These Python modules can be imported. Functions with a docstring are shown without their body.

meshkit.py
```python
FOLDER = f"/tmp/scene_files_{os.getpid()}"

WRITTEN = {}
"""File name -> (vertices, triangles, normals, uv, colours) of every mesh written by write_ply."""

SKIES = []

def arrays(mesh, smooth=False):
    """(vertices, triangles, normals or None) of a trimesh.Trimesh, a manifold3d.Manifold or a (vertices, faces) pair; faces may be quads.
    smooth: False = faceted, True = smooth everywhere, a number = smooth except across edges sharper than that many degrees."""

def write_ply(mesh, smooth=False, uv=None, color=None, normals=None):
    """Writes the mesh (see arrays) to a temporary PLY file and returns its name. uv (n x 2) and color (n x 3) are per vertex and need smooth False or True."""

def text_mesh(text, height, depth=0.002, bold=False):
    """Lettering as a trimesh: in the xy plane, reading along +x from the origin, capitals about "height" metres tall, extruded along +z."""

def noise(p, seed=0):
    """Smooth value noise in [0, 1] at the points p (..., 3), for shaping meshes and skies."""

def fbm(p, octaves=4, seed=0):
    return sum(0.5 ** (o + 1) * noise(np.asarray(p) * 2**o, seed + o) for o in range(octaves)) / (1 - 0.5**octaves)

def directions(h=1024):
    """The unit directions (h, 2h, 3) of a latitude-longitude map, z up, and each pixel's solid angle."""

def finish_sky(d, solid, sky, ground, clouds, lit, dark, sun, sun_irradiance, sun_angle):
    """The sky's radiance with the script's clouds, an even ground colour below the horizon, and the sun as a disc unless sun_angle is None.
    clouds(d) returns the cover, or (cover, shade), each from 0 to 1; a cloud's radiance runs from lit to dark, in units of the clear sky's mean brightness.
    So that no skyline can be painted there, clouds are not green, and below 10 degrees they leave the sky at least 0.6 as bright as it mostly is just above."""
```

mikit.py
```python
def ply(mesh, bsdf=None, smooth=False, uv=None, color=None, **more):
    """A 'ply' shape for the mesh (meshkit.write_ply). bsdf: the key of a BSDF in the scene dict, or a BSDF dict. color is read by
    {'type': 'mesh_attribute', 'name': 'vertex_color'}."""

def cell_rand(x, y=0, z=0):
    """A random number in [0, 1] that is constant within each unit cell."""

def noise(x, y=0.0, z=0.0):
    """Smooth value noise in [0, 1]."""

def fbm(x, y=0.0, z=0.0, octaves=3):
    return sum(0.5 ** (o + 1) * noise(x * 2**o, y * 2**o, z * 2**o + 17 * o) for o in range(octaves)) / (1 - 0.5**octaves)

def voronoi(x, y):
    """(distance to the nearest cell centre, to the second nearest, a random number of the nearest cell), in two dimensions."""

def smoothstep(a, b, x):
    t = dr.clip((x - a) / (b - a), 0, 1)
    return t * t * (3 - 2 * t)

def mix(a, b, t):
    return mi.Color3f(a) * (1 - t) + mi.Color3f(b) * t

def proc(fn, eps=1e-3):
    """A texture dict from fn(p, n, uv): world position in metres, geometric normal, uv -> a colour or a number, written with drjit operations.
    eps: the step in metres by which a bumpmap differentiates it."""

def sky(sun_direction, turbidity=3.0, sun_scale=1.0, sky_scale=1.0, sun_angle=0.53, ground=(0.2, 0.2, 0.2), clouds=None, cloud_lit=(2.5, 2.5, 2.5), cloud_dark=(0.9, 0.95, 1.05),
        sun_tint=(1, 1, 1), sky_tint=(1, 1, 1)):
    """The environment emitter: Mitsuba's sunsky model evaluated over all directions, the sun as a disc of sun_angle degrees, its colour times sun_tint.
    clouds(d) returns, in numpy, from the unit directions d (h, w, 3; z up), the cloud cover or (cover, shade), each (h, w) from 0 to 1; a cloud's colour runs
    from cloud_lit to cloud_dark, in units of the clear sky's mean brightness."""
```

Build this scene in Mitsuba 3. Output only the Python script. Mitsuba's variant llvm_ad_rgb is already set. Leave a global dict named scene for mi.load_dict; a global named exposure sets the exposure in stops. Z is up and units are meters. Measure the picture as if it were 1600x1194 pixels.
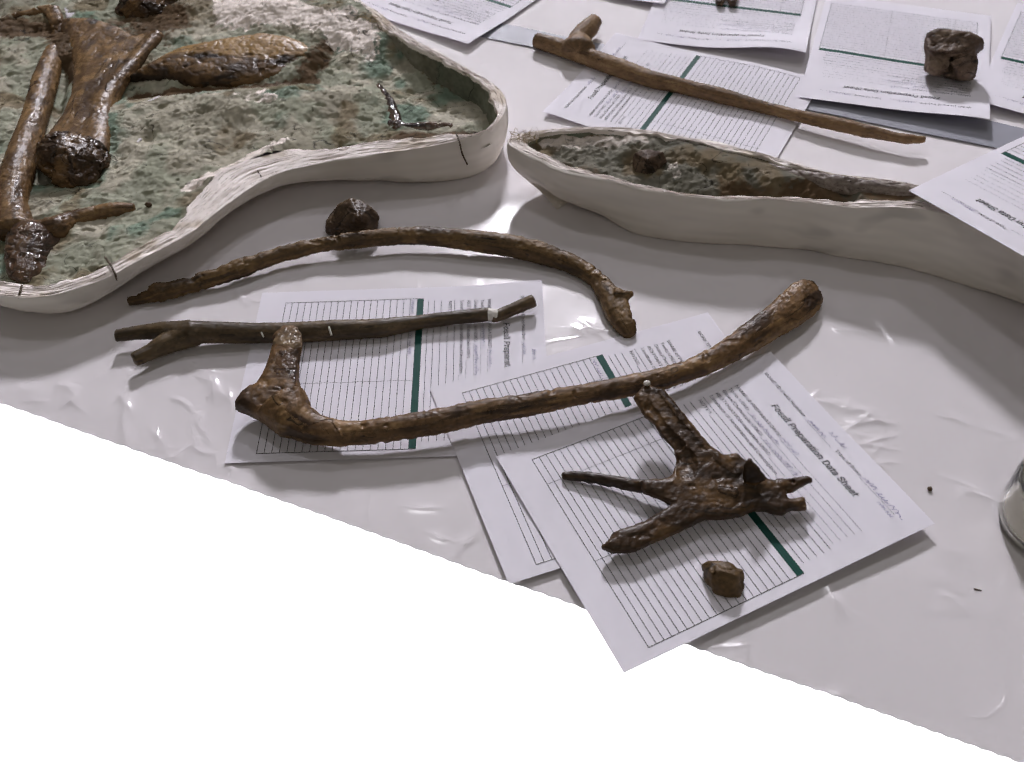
import math, random
import numpy as np, trimesh, mitsuba as mi, mikit, meshkit
import drjit as dr
from mikit import noise, fbm, voronoi, smoothstep, mix, proc
from scipy.spatial import cKDTree
from scipy.ndimage import distance_transform_edt, map_coordinates, gaussian_filter, gaussian_filter1d
from shapely.geometry import Polygon, Point, LineString
import shapely
T = mi.ScalarTransform4f
rng = np.random.default_rng(7)
scene, labels = {}, {}

# ------------------------------------------------------------------ camera, light, exposure
FOC, PITCH, ROLL, CAMH = 1533.7, 0.82998, -0.031653, 0.65940     # solved from the letter-size sheets on the table
PW, PH = 1600, 1194
_c, _s = math.cos(PITCH), math.sin(PITCH)
FW, UP0, RT0 = np.array([0, _c, -_s]), np.array([0, _s, _c]), np.array([1.0, 0, 0])
RT = math.cos(ROLL) * RT0 + math.sin(ROLL) * UP0
UP = -math.sin(ROLL) * RT0 + math.cos(ROLL) * UP0
EYE = np.array([0, 0, CAMH])
exposure = 0.0
scene['camera'] = {'type': 'thinlens', 'fov': math.degrees(2 * math.atan(PW / 2 / FOC)), 'fov_axis': 'x',
                   'aperture_radius': 0.0016, 'focus_distance': 0.86, 'near_clip': 0.05, 'far_clip': 30.0,
                   'to_world': T().look_at(origin=EYE.tolist(), target=(EYE + FW).tolist(), up=UP.tolist())}
scene['room_light'] = {'type': 'constant', 'radiance': {'type': 'rgb', 'value': [0.118, 0.110, 0.098]}}

def lamp(key, label, el, az, dist, r, E, tint):
    """A round ceiling lamp seen from the table at elevation el and azimuth az (degrees from +y towards +x), giving irradiance E there."""
    el, az = math.radians(el), math.radians(az)
    d = np.array([math.cos(el) * math.sin(az), math.cos(el) * math.cos(az), math.sin(el)])
    mid = np.array([0.05, 0.75, 0.0])
    L = E * dist ** 2 / (math.pi * r * r * math.sin(el))
    scene[key] = {'type': 'disk', 'to_world': T().look_at(origin=(mid + d * dist).tolist(), target=mid.tolist(), up=[0, 0, 1] if el < 1.4 else [0, 1, 0]) @ T().scale([r, r, r]),
                  'emitter': {'type': 'area', 'radiance': {'type': 'rgb', 'value': [L * t for t in tint]}},
                  'bsdf': {'type': 'diffuse', 'reflectance': {'type': 'rgb', 'value': [0.3, 0.3, 0.3]}}}
    labels[key] = {'label': label, 'category': 'lamp'}

lamp('ceiling_lamp', 'round ceiling lamp almost straight above the table', 70, -30, 3.2, 0.16, 0.23, (1.0, 0.97, 1.02))
lamp('ceiling_lamp_001', 'round ceiling lamp beyond the table at middle height', 55, 24, 3.4, 0.17, 0.25, (1.0, 0.965, 1.04))
lamp('ceiling_lamp_002', 'farthest and lowest round ceiling lamp beyond the table', 33, 2, 10.0, 0.50, 1.55, (1.0, 0.97, 1.045))
lamp('ceiling_lamp_003', 'wide dim ceiling lamp behind the photographer', 48, 172, 3.2, 0.45, 0.10, (1.0, 0.95, 0.86))
# two floor lamps under the table light the white floor that shows past the table's near edge
for k, (x, y) in enumerate(((-0.35, 0.62), (0.45, 0.42))):
    scene['floor_light' + ('' if not k else '_001')] = {'type': 'spot', 'cutoff_angle': 89.0, 'beam_width': 80.0, 'intensity': {'type': 'rgb', 'value': [13, 13, 13]},
        'to_world': T().look_at(origin=[x, y, -0.16], target=[x - 0.1, y - 0.45, -0.76], up=[0, 1, 0])}

def at(px, py, z=0.0):
    """World point at height z that the photograph shows at pixel (px, py)."""
    d = FW + RT * (px - PW / 2) / FOC + UP * (PH / 2 - py) / FOC
    return EYE + d * ((z - CAMH) / d[2])

def ats(pts, z):
    z = np.broadcast_to(np.asarray(z, float), (len(pts),))
    return np.array([at(p[0], p[1], zz) for p, zz in zip(pts, z)])

# ------------------------------------------------------------------ bookkeeping
def add(key, mesh, bsdf, smooth=True, label=None, cat=None, group=None, kind=None, uv=None):
    scene[key] = mikit.ply(mesh, bsdf, smooth=smooth, uv=uv)
    d = {k: v for k, v in (('label', label), ('category', cat), ('group', group), ('kind', kind)) if v}
    if d: labels[key] = {**labels.get(key, {}), **d}

def tag(key, label, cat, group=None, kind=None):
    labels[key] = {k: v for k, v in (('label', label), ('category', cat), ('group', group), ('kind', kind)) if v}

# ------------------------------------------------------------------ materials
def rgb(*c): return {'type': 'rgb', 'value': list(c)}
def principled(name, col, rough=0.5, spec=0.5, bump=None, bscale=1.0, eps=4e-4, **kw):
    b = {'type': 'principled', 'base_color': proc(col) if callable(col) else rgb(*col), 'roughness': proc(rough) if callable(rough) else rough, 'specular': spec, **kw}
    if bump is not None:
        b = {'type': 'bumpmap', 'arbitrary': proc(bump, eps), 'scale': bscale, 'bsdf': b}
    scene[name] = {'type': 'twosided', 'bsdf': b}

principled('floor_white', (0.92, 0.92, 0.92), 0.9, 0.1)
principled('board_wood', (0.45, 0.42, 0.38), 0.6)

def cover_col(p, n, uv):
    a = fbm(p.x * 5, p.y * 5, 3.0, 2)
    return mix((0.625, 0.600, 0.615), (0.690, 0.660, 0.680), a)
FOLDS = []          # (x0, y0, x1, y1, height, half width) of sharp little folds in the plastic, filled further down
def cover_bump(p, n, uv):
    z = 0.00035 * fbm(p.x * 22, p.y * 22, 1.0, 2)
    wx, wy = p.x + 0.006 * noise(p.x * 60, p.y * 60, 4.0), p.y + 0.006 * noise(p.x * 60, p.y * 60, 8.0)
    for k, (fr, am) in enumerate(((9.0, 0.0011), (23.0, 0.00045))):
        # long crinkles: thin crests where two smooth fields meet
        q = noise(wx * fr + 3.7 * k, wy * fr * 0.7, 2.0 + k)
        z += am * smoothstep(0.035, 0.0, dr.abs(q - 0.5)) * smoothstep(0.45, 0.75, noise(wx * 6.0, wy * 6.0, 5.0 + k))
    return z
def cover_rough(p, n, uv):
    # the clear plastic ends a little short of the grey strip; beyond lies bare matt paper
    return 0.17 + 0.6 * smoothstep(0.84, 0.89, p.y + 0.19 * p.x)
principled('cover_plastic', cover_col, cover_rough, 0.42, cover_bump, 1.0, 3e-4)

def paper_col(p, n, uv):
    return mix((0.725, 0.705, 0.765), (0.752, 0.732, 0.790), noise(p.x * 30, p.y * 30, 4.0))
principled('paper_white', paper_col, 0.9, 0.04)
principled('ink_grey', (0.05, 0.05, 0.06), 0.8, 0.2)
principled('ink_line', (0.13, 0.13, 0.14), 0.8, 0.1)
principled('ink_black', (0.035, 0.035, 0.04), 0.6, 0.3)
principled('ink_pen', (0.17, 0.16, 0.30), 0.8, 0.2)
principled('ink_green', (0.010, 0.060, 0.048), 0.6, 0.12)
principled('strip_grey', (0.27, 0.275, 0.315), 0.5, 0.2)

def bone_material(name, dark, mid, light, seed, rough=0.42, pale=0.75, bs=1.0, clear=0.0, gold=None):
    def col(p, n, uv):
        a = fbm(p.x * 34 + seed, p.y * 34, p.z * 34, 4)
        st = fbm(uv.x * 30 + seed, uv.y * 5.0, 2.0 + seed, 3)
        fi = fbm(p.x * 420, p.y * 420, p.z * 420 + seed, 3)
        gr = noise(uv.x * 110, uv.y * 34.0 + 0.6 * a, seed)
        c = mix(dark, mid, smoothstep(0.32, 0.58, a * 0.5 + st * 0.5))
        c = mix(c, light, smoothstep(0.47, 0.66, 0.5 * st + 0.5 * fbm(p.x * 62, p.y * 62, p.z * 62 + seed * 3, 3)) * pale)
        if gold is not None: c = mix(c, mix(light, gold, a), smoothstep(-0.10, 0.22, uv.y + 0.9 * (st - 0.5)))
        c = c * (0.48 + 0.92 * fi + 0.10 * gr)
        w = 0.10 * noise(p.x * 200, p.y * 200, p.z * 200)
        crack = smoothstep(0.022, 0.0, dr.abs(noise(uv.x * 30 + 3.0 * a, uv.y * 4.2 + seed + w, 7.0) - 0.5)) * smoothstep(0.42, 0.58, noise(uv.x * 14, uv.y * 2, seed))
        crack = dr.maximum(crack, smoothstep(0.020, 0.0, dr.abs(noise(uv.x * 16 + w, uv.y * 13 + 2 * a, 3.0 + seed) - 0.5)) * smoothstep(0.48, 0.6, noise(uv.x * 9 + 5, uv.y * 3, seed + 2)))
        return mix(c, (0.012, 0.008, 0.005), crack * 0.85)
    def bump(p, n, uv):
        st = noise(uv.x * 70, uv.y * 26, seed) * 0.6 + 0.4 * noise(uv.x * 170, uv.y * 60, seed)
        return 0.00025 * st + 0.0004 * fbm(p.x * 500, p.y * 500, p.z * 500, 3)
    def rgh(p, n, uv):
        return rough + 0.30 * (fbm(p.x * 60 + 9, p.y * 60, p.z * 60, 2) - 0.5)
    principled(name, col, rgh, 0.5 if clear else 0.30, bump, bs, 5e-4, **({'clearcoat': clear, 'clearcoat_gloss': 0.85} if clear else {}))

bone_material('bone_olive', (0.038, 0.022, 0.009), (0.105, 0.062, 0.024), (0.180, 0.108, 0.042), 1.3, 0.52)
bone_material('bone_smooth', (0.040, 0.027, 0.013), (0.078, 0.052, 0.026), (0.135, 0.092, 0.046), 2.9, 0.48, 0.5)
bone_material('bone_red', (0.040, 0.021, 0.010), (0.130, 0.072, 0.030), (0.235, 0.140, 0.060), 5.1, 0.48)
bone_material('bone_brown', (0.080, 0.046, 0.021), (0.165, 0.097, 0.044), (0.230, 0.145, 0.072), 8.7, 0.6)
bone_material('bone_dark', (0.020, 0.012, 0.008), (0.052, 0.031, 0.018), (0.110, 0.072, 0.040), 3.9, 0.48)
bone_material('bone_chestnut', (0.017, 0.009, 0.004), (0.046, 0.024, 0.010), (0.125, 0.070, 0.027), 6.6, 0.42)
bone_material('bone_block', (0.050, 0.030, 0.020), (0.110, 0.072, 0.048), (0.180, 0.130, 0.090), 2.2, 0.6)
bone_material('bone_set', (0.050, 0.027, 0.012), (0.118, 0.066, 0.027), (0.220, 0.132, 0.054), 4.4, 0.42)
bone_material('bone_set_dark', (0.016, 0.009, 0.005), (0.055, 0.029, 0.012), (0.15, 0.085, 0.032), 7.4, 0.36)
bone_material('bone_leaf', (0.016, 0.009, 0.005), (0.060, 0.032, 0.013), (0.210, 0.120, 0.042), 7.4, 0.40, 0.5, gold=(0.300, 0.190, 0.075))
bone_material('glue_amber', (0.090, 0.055, 0.028), (0.190, 0.125, 0.068), (0.300, 0.220, 0.140), 1.9, 0.16, 0.6, 1.2, 1.0)
bone_material('bone_grey', (0.130, 0.104, 0.088), (0.210, 0.172, 0.148), (0.280, 0.235, 0.200), 3.1, 0.5)
bone_material('bone_coated', (0.018, 0.009, 0.005), (0.070, 0.036, 0.018), (0.150, 0.085, 0.040), 9.2, 0.14, 0.4, 1.6, 1.0)
principled('filler_white', (0.62, 0.60, 0.55), 0.5)

def plaster_col(p, n, uv):
    a = fbm(p.x * 12, p.y * 12, p.z * 22, 4)
    return mix((0.68, 0.64, 0.575), (0.80, 0.76, 0.71), a) * (0.90 + 0.14 * noise(p.x * 9 + p.z * 40, p.y * 60, p.z * 160)) * (1 - 0.22 * smoothstep(0.58, 0.72, fbm(p.x * 16, p.y * 16, p.z * 30 + 5, 3)))
def plaster_bump(p, n, uv):
    return 0.0035 * fbm(p.x * 22, p.y * 22, p.z * 34, 3) + 0.0005 * fbm(p.x * 240, p.y * 240, p.z * 240, 2)
principled('plaster_wall', plaster_col, 0.6, 0.3, plaster_bump, 1.0, 1e-3)

def rim_col(p, n, uv):
    wv = uv.y * 6.5 + 0.9 * noise(uv.x * 24, uv.y * 2.0, 1.0)
    line = dr.abs(wv - dr.floor(wv) - 0.5)
    dash = noise(uv.x * 210, dr.floor(wv) * 7.3, 5.0)
    crack = smoothstep(0.17, 0.05, line) * smoothstep(0.50, 0.62, dash)
    blotch = fbm(p.x * 60, p.y * 60, 3.0, 3)
    c = mix((0.76, 0.685, 0.640), (0.90, 0.845, 0.815), blotch)
    c = mix(c, (0.42, 0.34, 0.22), smoothstep(0.60, 0.72, fbm(p.x * 24, p.y * 24, 8.0, 3)) * 0.5)
    return mix(c, (0.22, 0.17, 0.13), crack * 0.8)
def rim_bump(p, n, uv):
    wv = uv.y * 6.5 + 0.9 * noise(uv.x * 24, uv.y * 2.0, 1.0)
    return 0.0006 * smoothstep(0.05, 0.3, dr.abs(wv - dr.floor(wv) - 0.5)) + 0.0010 * fbm(p.x * 200, p.y * 200, p.z * 200, 2)
principled('plaster_rim', rim_col, 0.75, 0.25, rim_bump, 1.0, 6e-4)

SMEARS = {}          # material -> [(x0, y0, x1, y1, radius, white plaster, brown dirt)], filled where the jackets are built
def smear(name, a, b, z, r, white=0.0, brown=0.0):
    A, B = at(*a, z), at(*b, z)
    SMEARS.setdefault(name, []).append((A[0], A[1], B[0] + 1e-5, B[1], r, white, brown))
def rock_fn(name, green, seed, white, tone=1.0):
    def col(p, n, uv):
        wh, br = mi.Float(0.0), mi.Float(0.0)
        for x0, y0, x1, y1, r, w_, d_ in SMEARS.get(name, []):
            dx, dy = x1 - x0, y1 - y0
            t = dr.clip(((p.x - x0) * dx + (p.y - y0) * dy) / (dx * dx + dy * dy), 0, 1)
            g = dr.exp(-(dr.square(p.x - x0 - t * dx) + dr.square(p.y - y0 - t * dy)) / (r * r))
            if w_: wh = wh + w_ * g
            if d_: br = br + d_ * g
        a = fbm(p.x * 16 + seed, p.y * 16, 2.0, 4)
        b = fbm(p.x * 26, p.y * 26 + seed, 6.0, 4)
        f = fbm(p.x * 190, p.y * 150, p.z * 190, 4)
        layer = fbm(p.x * 60 + p.y * 12, p.y * 210, p.z * 120 + seed, 3)
        c = mix((0.240 * tone, 0.224 * tone, 0.170 * tone), (0.385 * tone, 0.362 * tone, 0.288 * tone), smoothstep(0.33, 0.66, a))
        c = mix(c, (0.255 * tone, 0.272 * tone, 0.205 * tone), smoothstep(0.40, 0.60, b) * green)
        c = mix(c, (0.075, 0.155, 0.115), smoothstep(0.56, 0.70, fbm(p.x * 20 + 5, p.y * 20, 9.0 + seed, 4)) * green * 0.8)
        c = mix(c, (0.145, 0.105, 0.055), smoothstep(0.58, 0.72, fbm(p.x * 22, p.y * 22 + 7, 4.0 + seed, 4)) * 0.7)
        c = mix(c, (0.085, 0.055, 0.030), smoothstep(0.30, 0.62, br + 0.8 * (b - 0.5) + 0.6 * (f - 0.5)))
        c = mix(c, (0.70, 0.635, 0.58), smoothstep(0.44, 0.62, wh + 0.9 * (b - 0.5) + 0.7 * (f - 0.5)) * white)
        c = c * (0.50 + 0.70 * f + 0.36 * layer)
        ck = smoothstep(0.018, 0.0, dr.abs(noise(p.x * 34 + 2 * b, p.y * 70 + 3 * a, seed + 4) - 0.5)) * smoothstep(0.45, 0.6, noise(p.x * 15, p.y * 15, seed + 8))
        c = c * (1 - 0.75 * ck)
        pit = smoothstep(0.74, 0.84, noise(p.x * 260, p.y * 260, seed) * 0.6 + 0.4 * layer)
        return mix(c, (0.03, 0.032, 0.022), pit * 0.6)
    def bump(p, n, uv):
        return 0.0012 * fbm(p.x * 150, p.y * 220, p.z * 150, 3) + 0.0009 * fbm(p.x * 500, p.y * 500, p.z * 500, 2)
    def rgh(p, n, uv):
        return 0.80 + 0.3 * (noise(p.x * 30, p.y * 30, 11.0) - 0.5)
    principled(name, col, rgh, 0.12, bump, 1.0, 5e-4)
rock_fn('rock_green', 0.75, 2.0, 1.0, 0.98)
rock_fn('rock_grey', 0.06, 6.0, 0.6, 0.41)
rock_fn('rock_lining', 0.30, 9.0, 0.7, 0.62)
principled('film_silver', (0.62, 0.60, 0.64), 0.16, 0.8)
principled('straw', (0.30, 0.22, 0.11), 0.8)
principled('twine_dark', (0.075, 0.052, 0.030), 0.7)
principled('powder_beige', lambda p, n, uv: mix((0.52, 0.49, 0.44), (0.66, 0.63, 0.58), fbm(p.x * 120, p.y * 120, p.z * 120)), 0.7)
scene['jar_glass'] = {'type': 'dielectric', 'int_ior': 1.5, 'specular_transmittance': rgb(0.97, 0.97, 0.94)}

# ------------------------------------------------------------------ meshing helpers
def surface_nets(D, org, h):
    """Triangles of the zero level of the grid D (negative inside)."""
    D = np.where(D == 0, 1e-9, D)
    ins = D < 0
    nx, ny, nz = D.shape
    acc = np.zeros((nx - 1, ny - 1, nz - 1, 3), np.float32)
    cnt = np.zeros((nx - 1, ny - 1, nz - 1), np.float32)
    corners = [(i, j, k) for i in (0, 1) for j in (0, 1) for k in (0, 1)]
    sl = lambda c: tuple(slice(c[a], D.shape[a] - 1 + c[a]) for a in range(3))
    for c in corners:
        for ax in range(3):
            if c[ax]: continue
            e = list(c); e[ax] = 1
            d0, d1 = D[sl(c)], D[sl(tuple(e))]
            m = (d0 < 0) != (d1 < 0)
            t = np.where(m, d0 / np.where(m, d0 - d1, 1), 0)
            p = np.array(c, np.float32)
            for a in range(3):
                acc[..., a] += np.where(m, p[a] + (t if a == ax else 0), 0)
            cnt += m
    act = cnt > 0
    idx = np.full(act.shape, -1, np.int64)
    idx[act] = np.arange(act.sum())
    cell = np.argwhere(act)
    V = (cell + acc[act] / cnt[act][:, None]) * h + org
    F = []
    for ax in range(3):
        o = [(1, 2), (2, 0), (0, 1)][ax]
        s0 = [slice(None)] * 3; s1 = [slice(None)] * 3
        s0[ax] = slice(0, -1); s1[ax] = slice(1, None)
        ch = ins[tuple(s0)] != ins[tuple(s1)]
        e = np.argwhere(ch)
        ok = np.all([(e[:, b] >= 1) & (e[:, b] < D.shape[b] - 1) for b in o], 0)
        e = e[ok]
        def q(a, b):
            c = e.copy(); c[:, o[0]] -= a; c[:, o[1]] -= b
            return idx[c[:, 0], c[:, 1], c[:, 2]]
        Q = np.stack([q(1, 1), q(0, 1), q(0, 0), q(1, 0)], 1)
        flip = ~ins[e[:, 0], e[:, 1], e[:, 2]]
        Q[flip] = Q[flip][:, ::-1]
        F.append(Q)
    Q = np.vstack(F); Q = Q[(Q >= 0).all(1)]
    return V, np.vstack([Q[:, [0, 1, 2]], Q[:, [0, 2, 3]]])

def resample(P, n):
    P = np.asarray(P, float)
    s = np.r_[0, np.cumsum(np.linalg.norm(np.diff(P, axis=0), axis=1))]
    return np.stack([np.interp(np.linspace(0, s[-1], n), s, P[:, k]) for k in range(P.shape[1])], 1)

class Tube:
    """A bone shaft between the two outlines U and L (pixels), lift metres above the table along it."""
    def __init__(self, U, L, lift, ratio=0.9, n=160, sm=2.0, end=0.35, base=0.0, chip=None):
        U, L = resample(U, n), resample(L, n)
        lf = np.interp(np.linspace(0, 1, n), np.linspace(0, 1, len(lift)), lift) + base
        mid, hw = (U + L) / 2, np.linalg.norm(U - L, axis=1) / 2
        hw = gaussian_filter1d(hw, sm, mode='nearest'); mid = gaussian_filter1d(mid, sm, axis=0, mode='nearest')
        ratio = np.interp(np.linspace(0, 1, n), np.linspace(0, 1, len(np.atleast_1d(ratio))), np.atleast_1d(ratio))
        z = lf + 0.008
        for _ in range(3):
            P = ats(mid, z)
            dep = (P - EYE) @ FW
            r = hw * dep / FOC
            z = lf + r * ratio
        if chip:
            # broken surface: short lengths stand proud or are spalled away, with abrupt edges
            g = np.random.default_rng(chip[2]); i = 0
            while i < n * chip[1]:
                j = i + int(g.integers(4, 16)); r[i:j] = r[i:j] * (1 + chip[0] * g.uniform(-1, 0.6)); i = j
            r = gaussian_filter1d(r, 0.6, mode='nearest')
        self.P = ats(mid, z)
        t = np.gradient(self.P, axis=0)
        self.t = t / np.linalg.norm(t, axis=1, keepdims=True)
        v = self.P - EYE; v /= np.linalg.norm(v, axis=1, keepdims=True)
        nn = np.cross(self.t, v); self.n = nn / np.linalg.norm(nn, axis=1, keepdims=True)
        self.b = np.cross(self.n, self.t)
        obl = np.clip(np.linalg.norm(nn, axis=1), 0.5, 1)
        self.ra, self.rb = r, r * ratio
        self.re = np.maximum(r * end, 0.001)
        self.s = np.r_[0, np.cumsum(np.linalg.norm(np.diff(self.P, axis=0), axis=1))]
        self.tree = cKDTree(self.P)
    def bounds(self):
        m = max(self.ra.max(), self.rb.max()) + 0.006
        return self.P.min(0) - m, self.P.max(0) + m
    def near(self): return self.P, max(self.ra.max(), self.rb.max())
    def d(self, X):
        _, i = self.tree.query(X)
        D = X - self.P[i]
        a, b, e = self.ra[i], self.rb[i], self.re[i]
        x, y, w = (D * self.n[i]).sum(1), (D * self.b[i]).sum(1), (D * self.t[i]).sum(1)
        inner = (i > 0) & (i < len(self.P) - 1)
        w = np.where(inner, w * 0, w)
        k = np.sqrt((x / a) ** 2 + (y / b) ** 2 + (w / e) ** 2)
        return (k - 1) * np.minimum(a, b)
    def uv(self, X):
        _, i = self.tree.query(X)
        D = X - self.P[i]
        return np.stack([self.s[i] + (D * self.t[i]).sum(1), np.arctan2((D * self.n[i]).sum(1), (D * self.b[i]).sum(1)) / 3.0], 1)

class Slab:
    """A plate with the outline poly (pixels) on the plane through the anchors (px, py, z), half thickness T, edges rounded over R."""
    def __init__(self, poly, anchors, Tk, R, res=0.0006, upright=False):
        self.upright = upright
        A = np.array([at(*a) for a in anchors])
        c0 = A.mean(0)
        if len(A) >= 3:
            _, _, vt = np.linalg.svd(A - c0); N = vt[2]
            if N[2] < 0: N = -N
        else: N = np.array([0, 0, 1.0])
        pts = []
        for x, y in poly:
            d = FW + RT * (x - PW / 2) / FOC + UP * (PH / 2 - y) / FOC
            pts.append(EYE + d * (((c0 - EYE) @ N) / (d @ N)))
        pts = np.array(pts)
        e1 = np.cross([0, 1, 0], N); e1 /= np.linalg.norm(e1); e2 = np.cross(N, e1)
        self.c, self.N, self.e1, self.e2 = c0, N, e1, e2
        uv = np.stack([(pts - c0) @ e1, (pts - c0) @ e2], 1)
        self.pts, self.T, self.R = pts, Tk, R
        self.lo = uv.min(0) - 0.012; hi = uv.max(0) + 0.012
        nn = np.ceil((hi - self.lo) / res).astype(int) + 1
        gx, gy = np.meshgrid(self.lo[0] + np.arange(nn[0]) * res, self.lo[1] + np.arange(nn[1]) * res, indexing='ij')
        ins = shapely.contains_xy(Polygon(uv).buffer(0), gx, gy)
        s = distance_transform_edt(~ins) - distance_transform_edt(ins)
        self.S = gaussian_filter(s * res, 1.0); self.res = res
    def bounds(self):
        m = self.T + 0.006
        return self.pts.min(0) - m, self.pts.max(0) + m
    def near(self):
        n = max(2, int(np.ceil(np.ptp(self.pts, axis=0).max() / 0.01)))
        return self.pts, np.ptp(self.pts, axis=0).max() / 2 + self.T
    def d(self, X):
        D = X - self.c
        u, v, w = D @ self.e1, D @ self.e2, D @ self.N
        s = map_coordinates(self.S, [(u - self.lo[0]) / self.res, (v - self.lo[1]) / self.res], order=1, mode='nearest')
        f = np.clip(-s / self.R, 0, 1)
        th = self.T * np.sqrt(np.maximum(1 - (1 - f) ** 2, 1e-6))
        return np.where(s > 0, np.hypot(s, w), np.maximum(np.abs(w) - th, s * 0.6))
    def uv(self, X):
        D = X - self.c
        if self.upright: return np.stack([D @ self.e2, (D @ self.e1) * 20], 1)
        return np.stack([D @ self.e1, (D @ self.e2) * 20], 1)

class Ball:
    def __init__(self, px, py, z, r, sx=1, sy=1, sz=1):
        self.c, self.r = at(px, py, z), np.array([r * sx, r * sy, r * sz])
    def bounds(self): return self.c - self.r - 0.006, self.c + self.r + 0.006
    def near(self): return self.c[None], self.r.max()
    def d(self, X): return (np.linalg.norm((X - self.c) / self.r, axis=1) - 1) * self.r.min()
    def uv(self, X): return (X - self.c)[:, :2] * [1, 20]

class Facets:
    """A flat-faced chip: the convex hull of the pixels (px, py, z), corners rounded a little."""
    def __init__(self, pts):
        P = np.array([at(*p) for p in pts]); hm = trimesh.convex.convex_hull(P)
        self.n, self.o, self.P = hm.face_normals, np.einsum('ij,ij->i', hm.face_normals, hm.triangles[:, 0]), P
    def bounds(self): return self.P.min(0) - 0.006, self.P.max(0) + 0.006
    def d(self, X): return np.max(X @ self.n.T - self.o, 1)
    def uv(self, X): return (X - self.P[0])[:, :2] * [1, 20]

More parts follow.
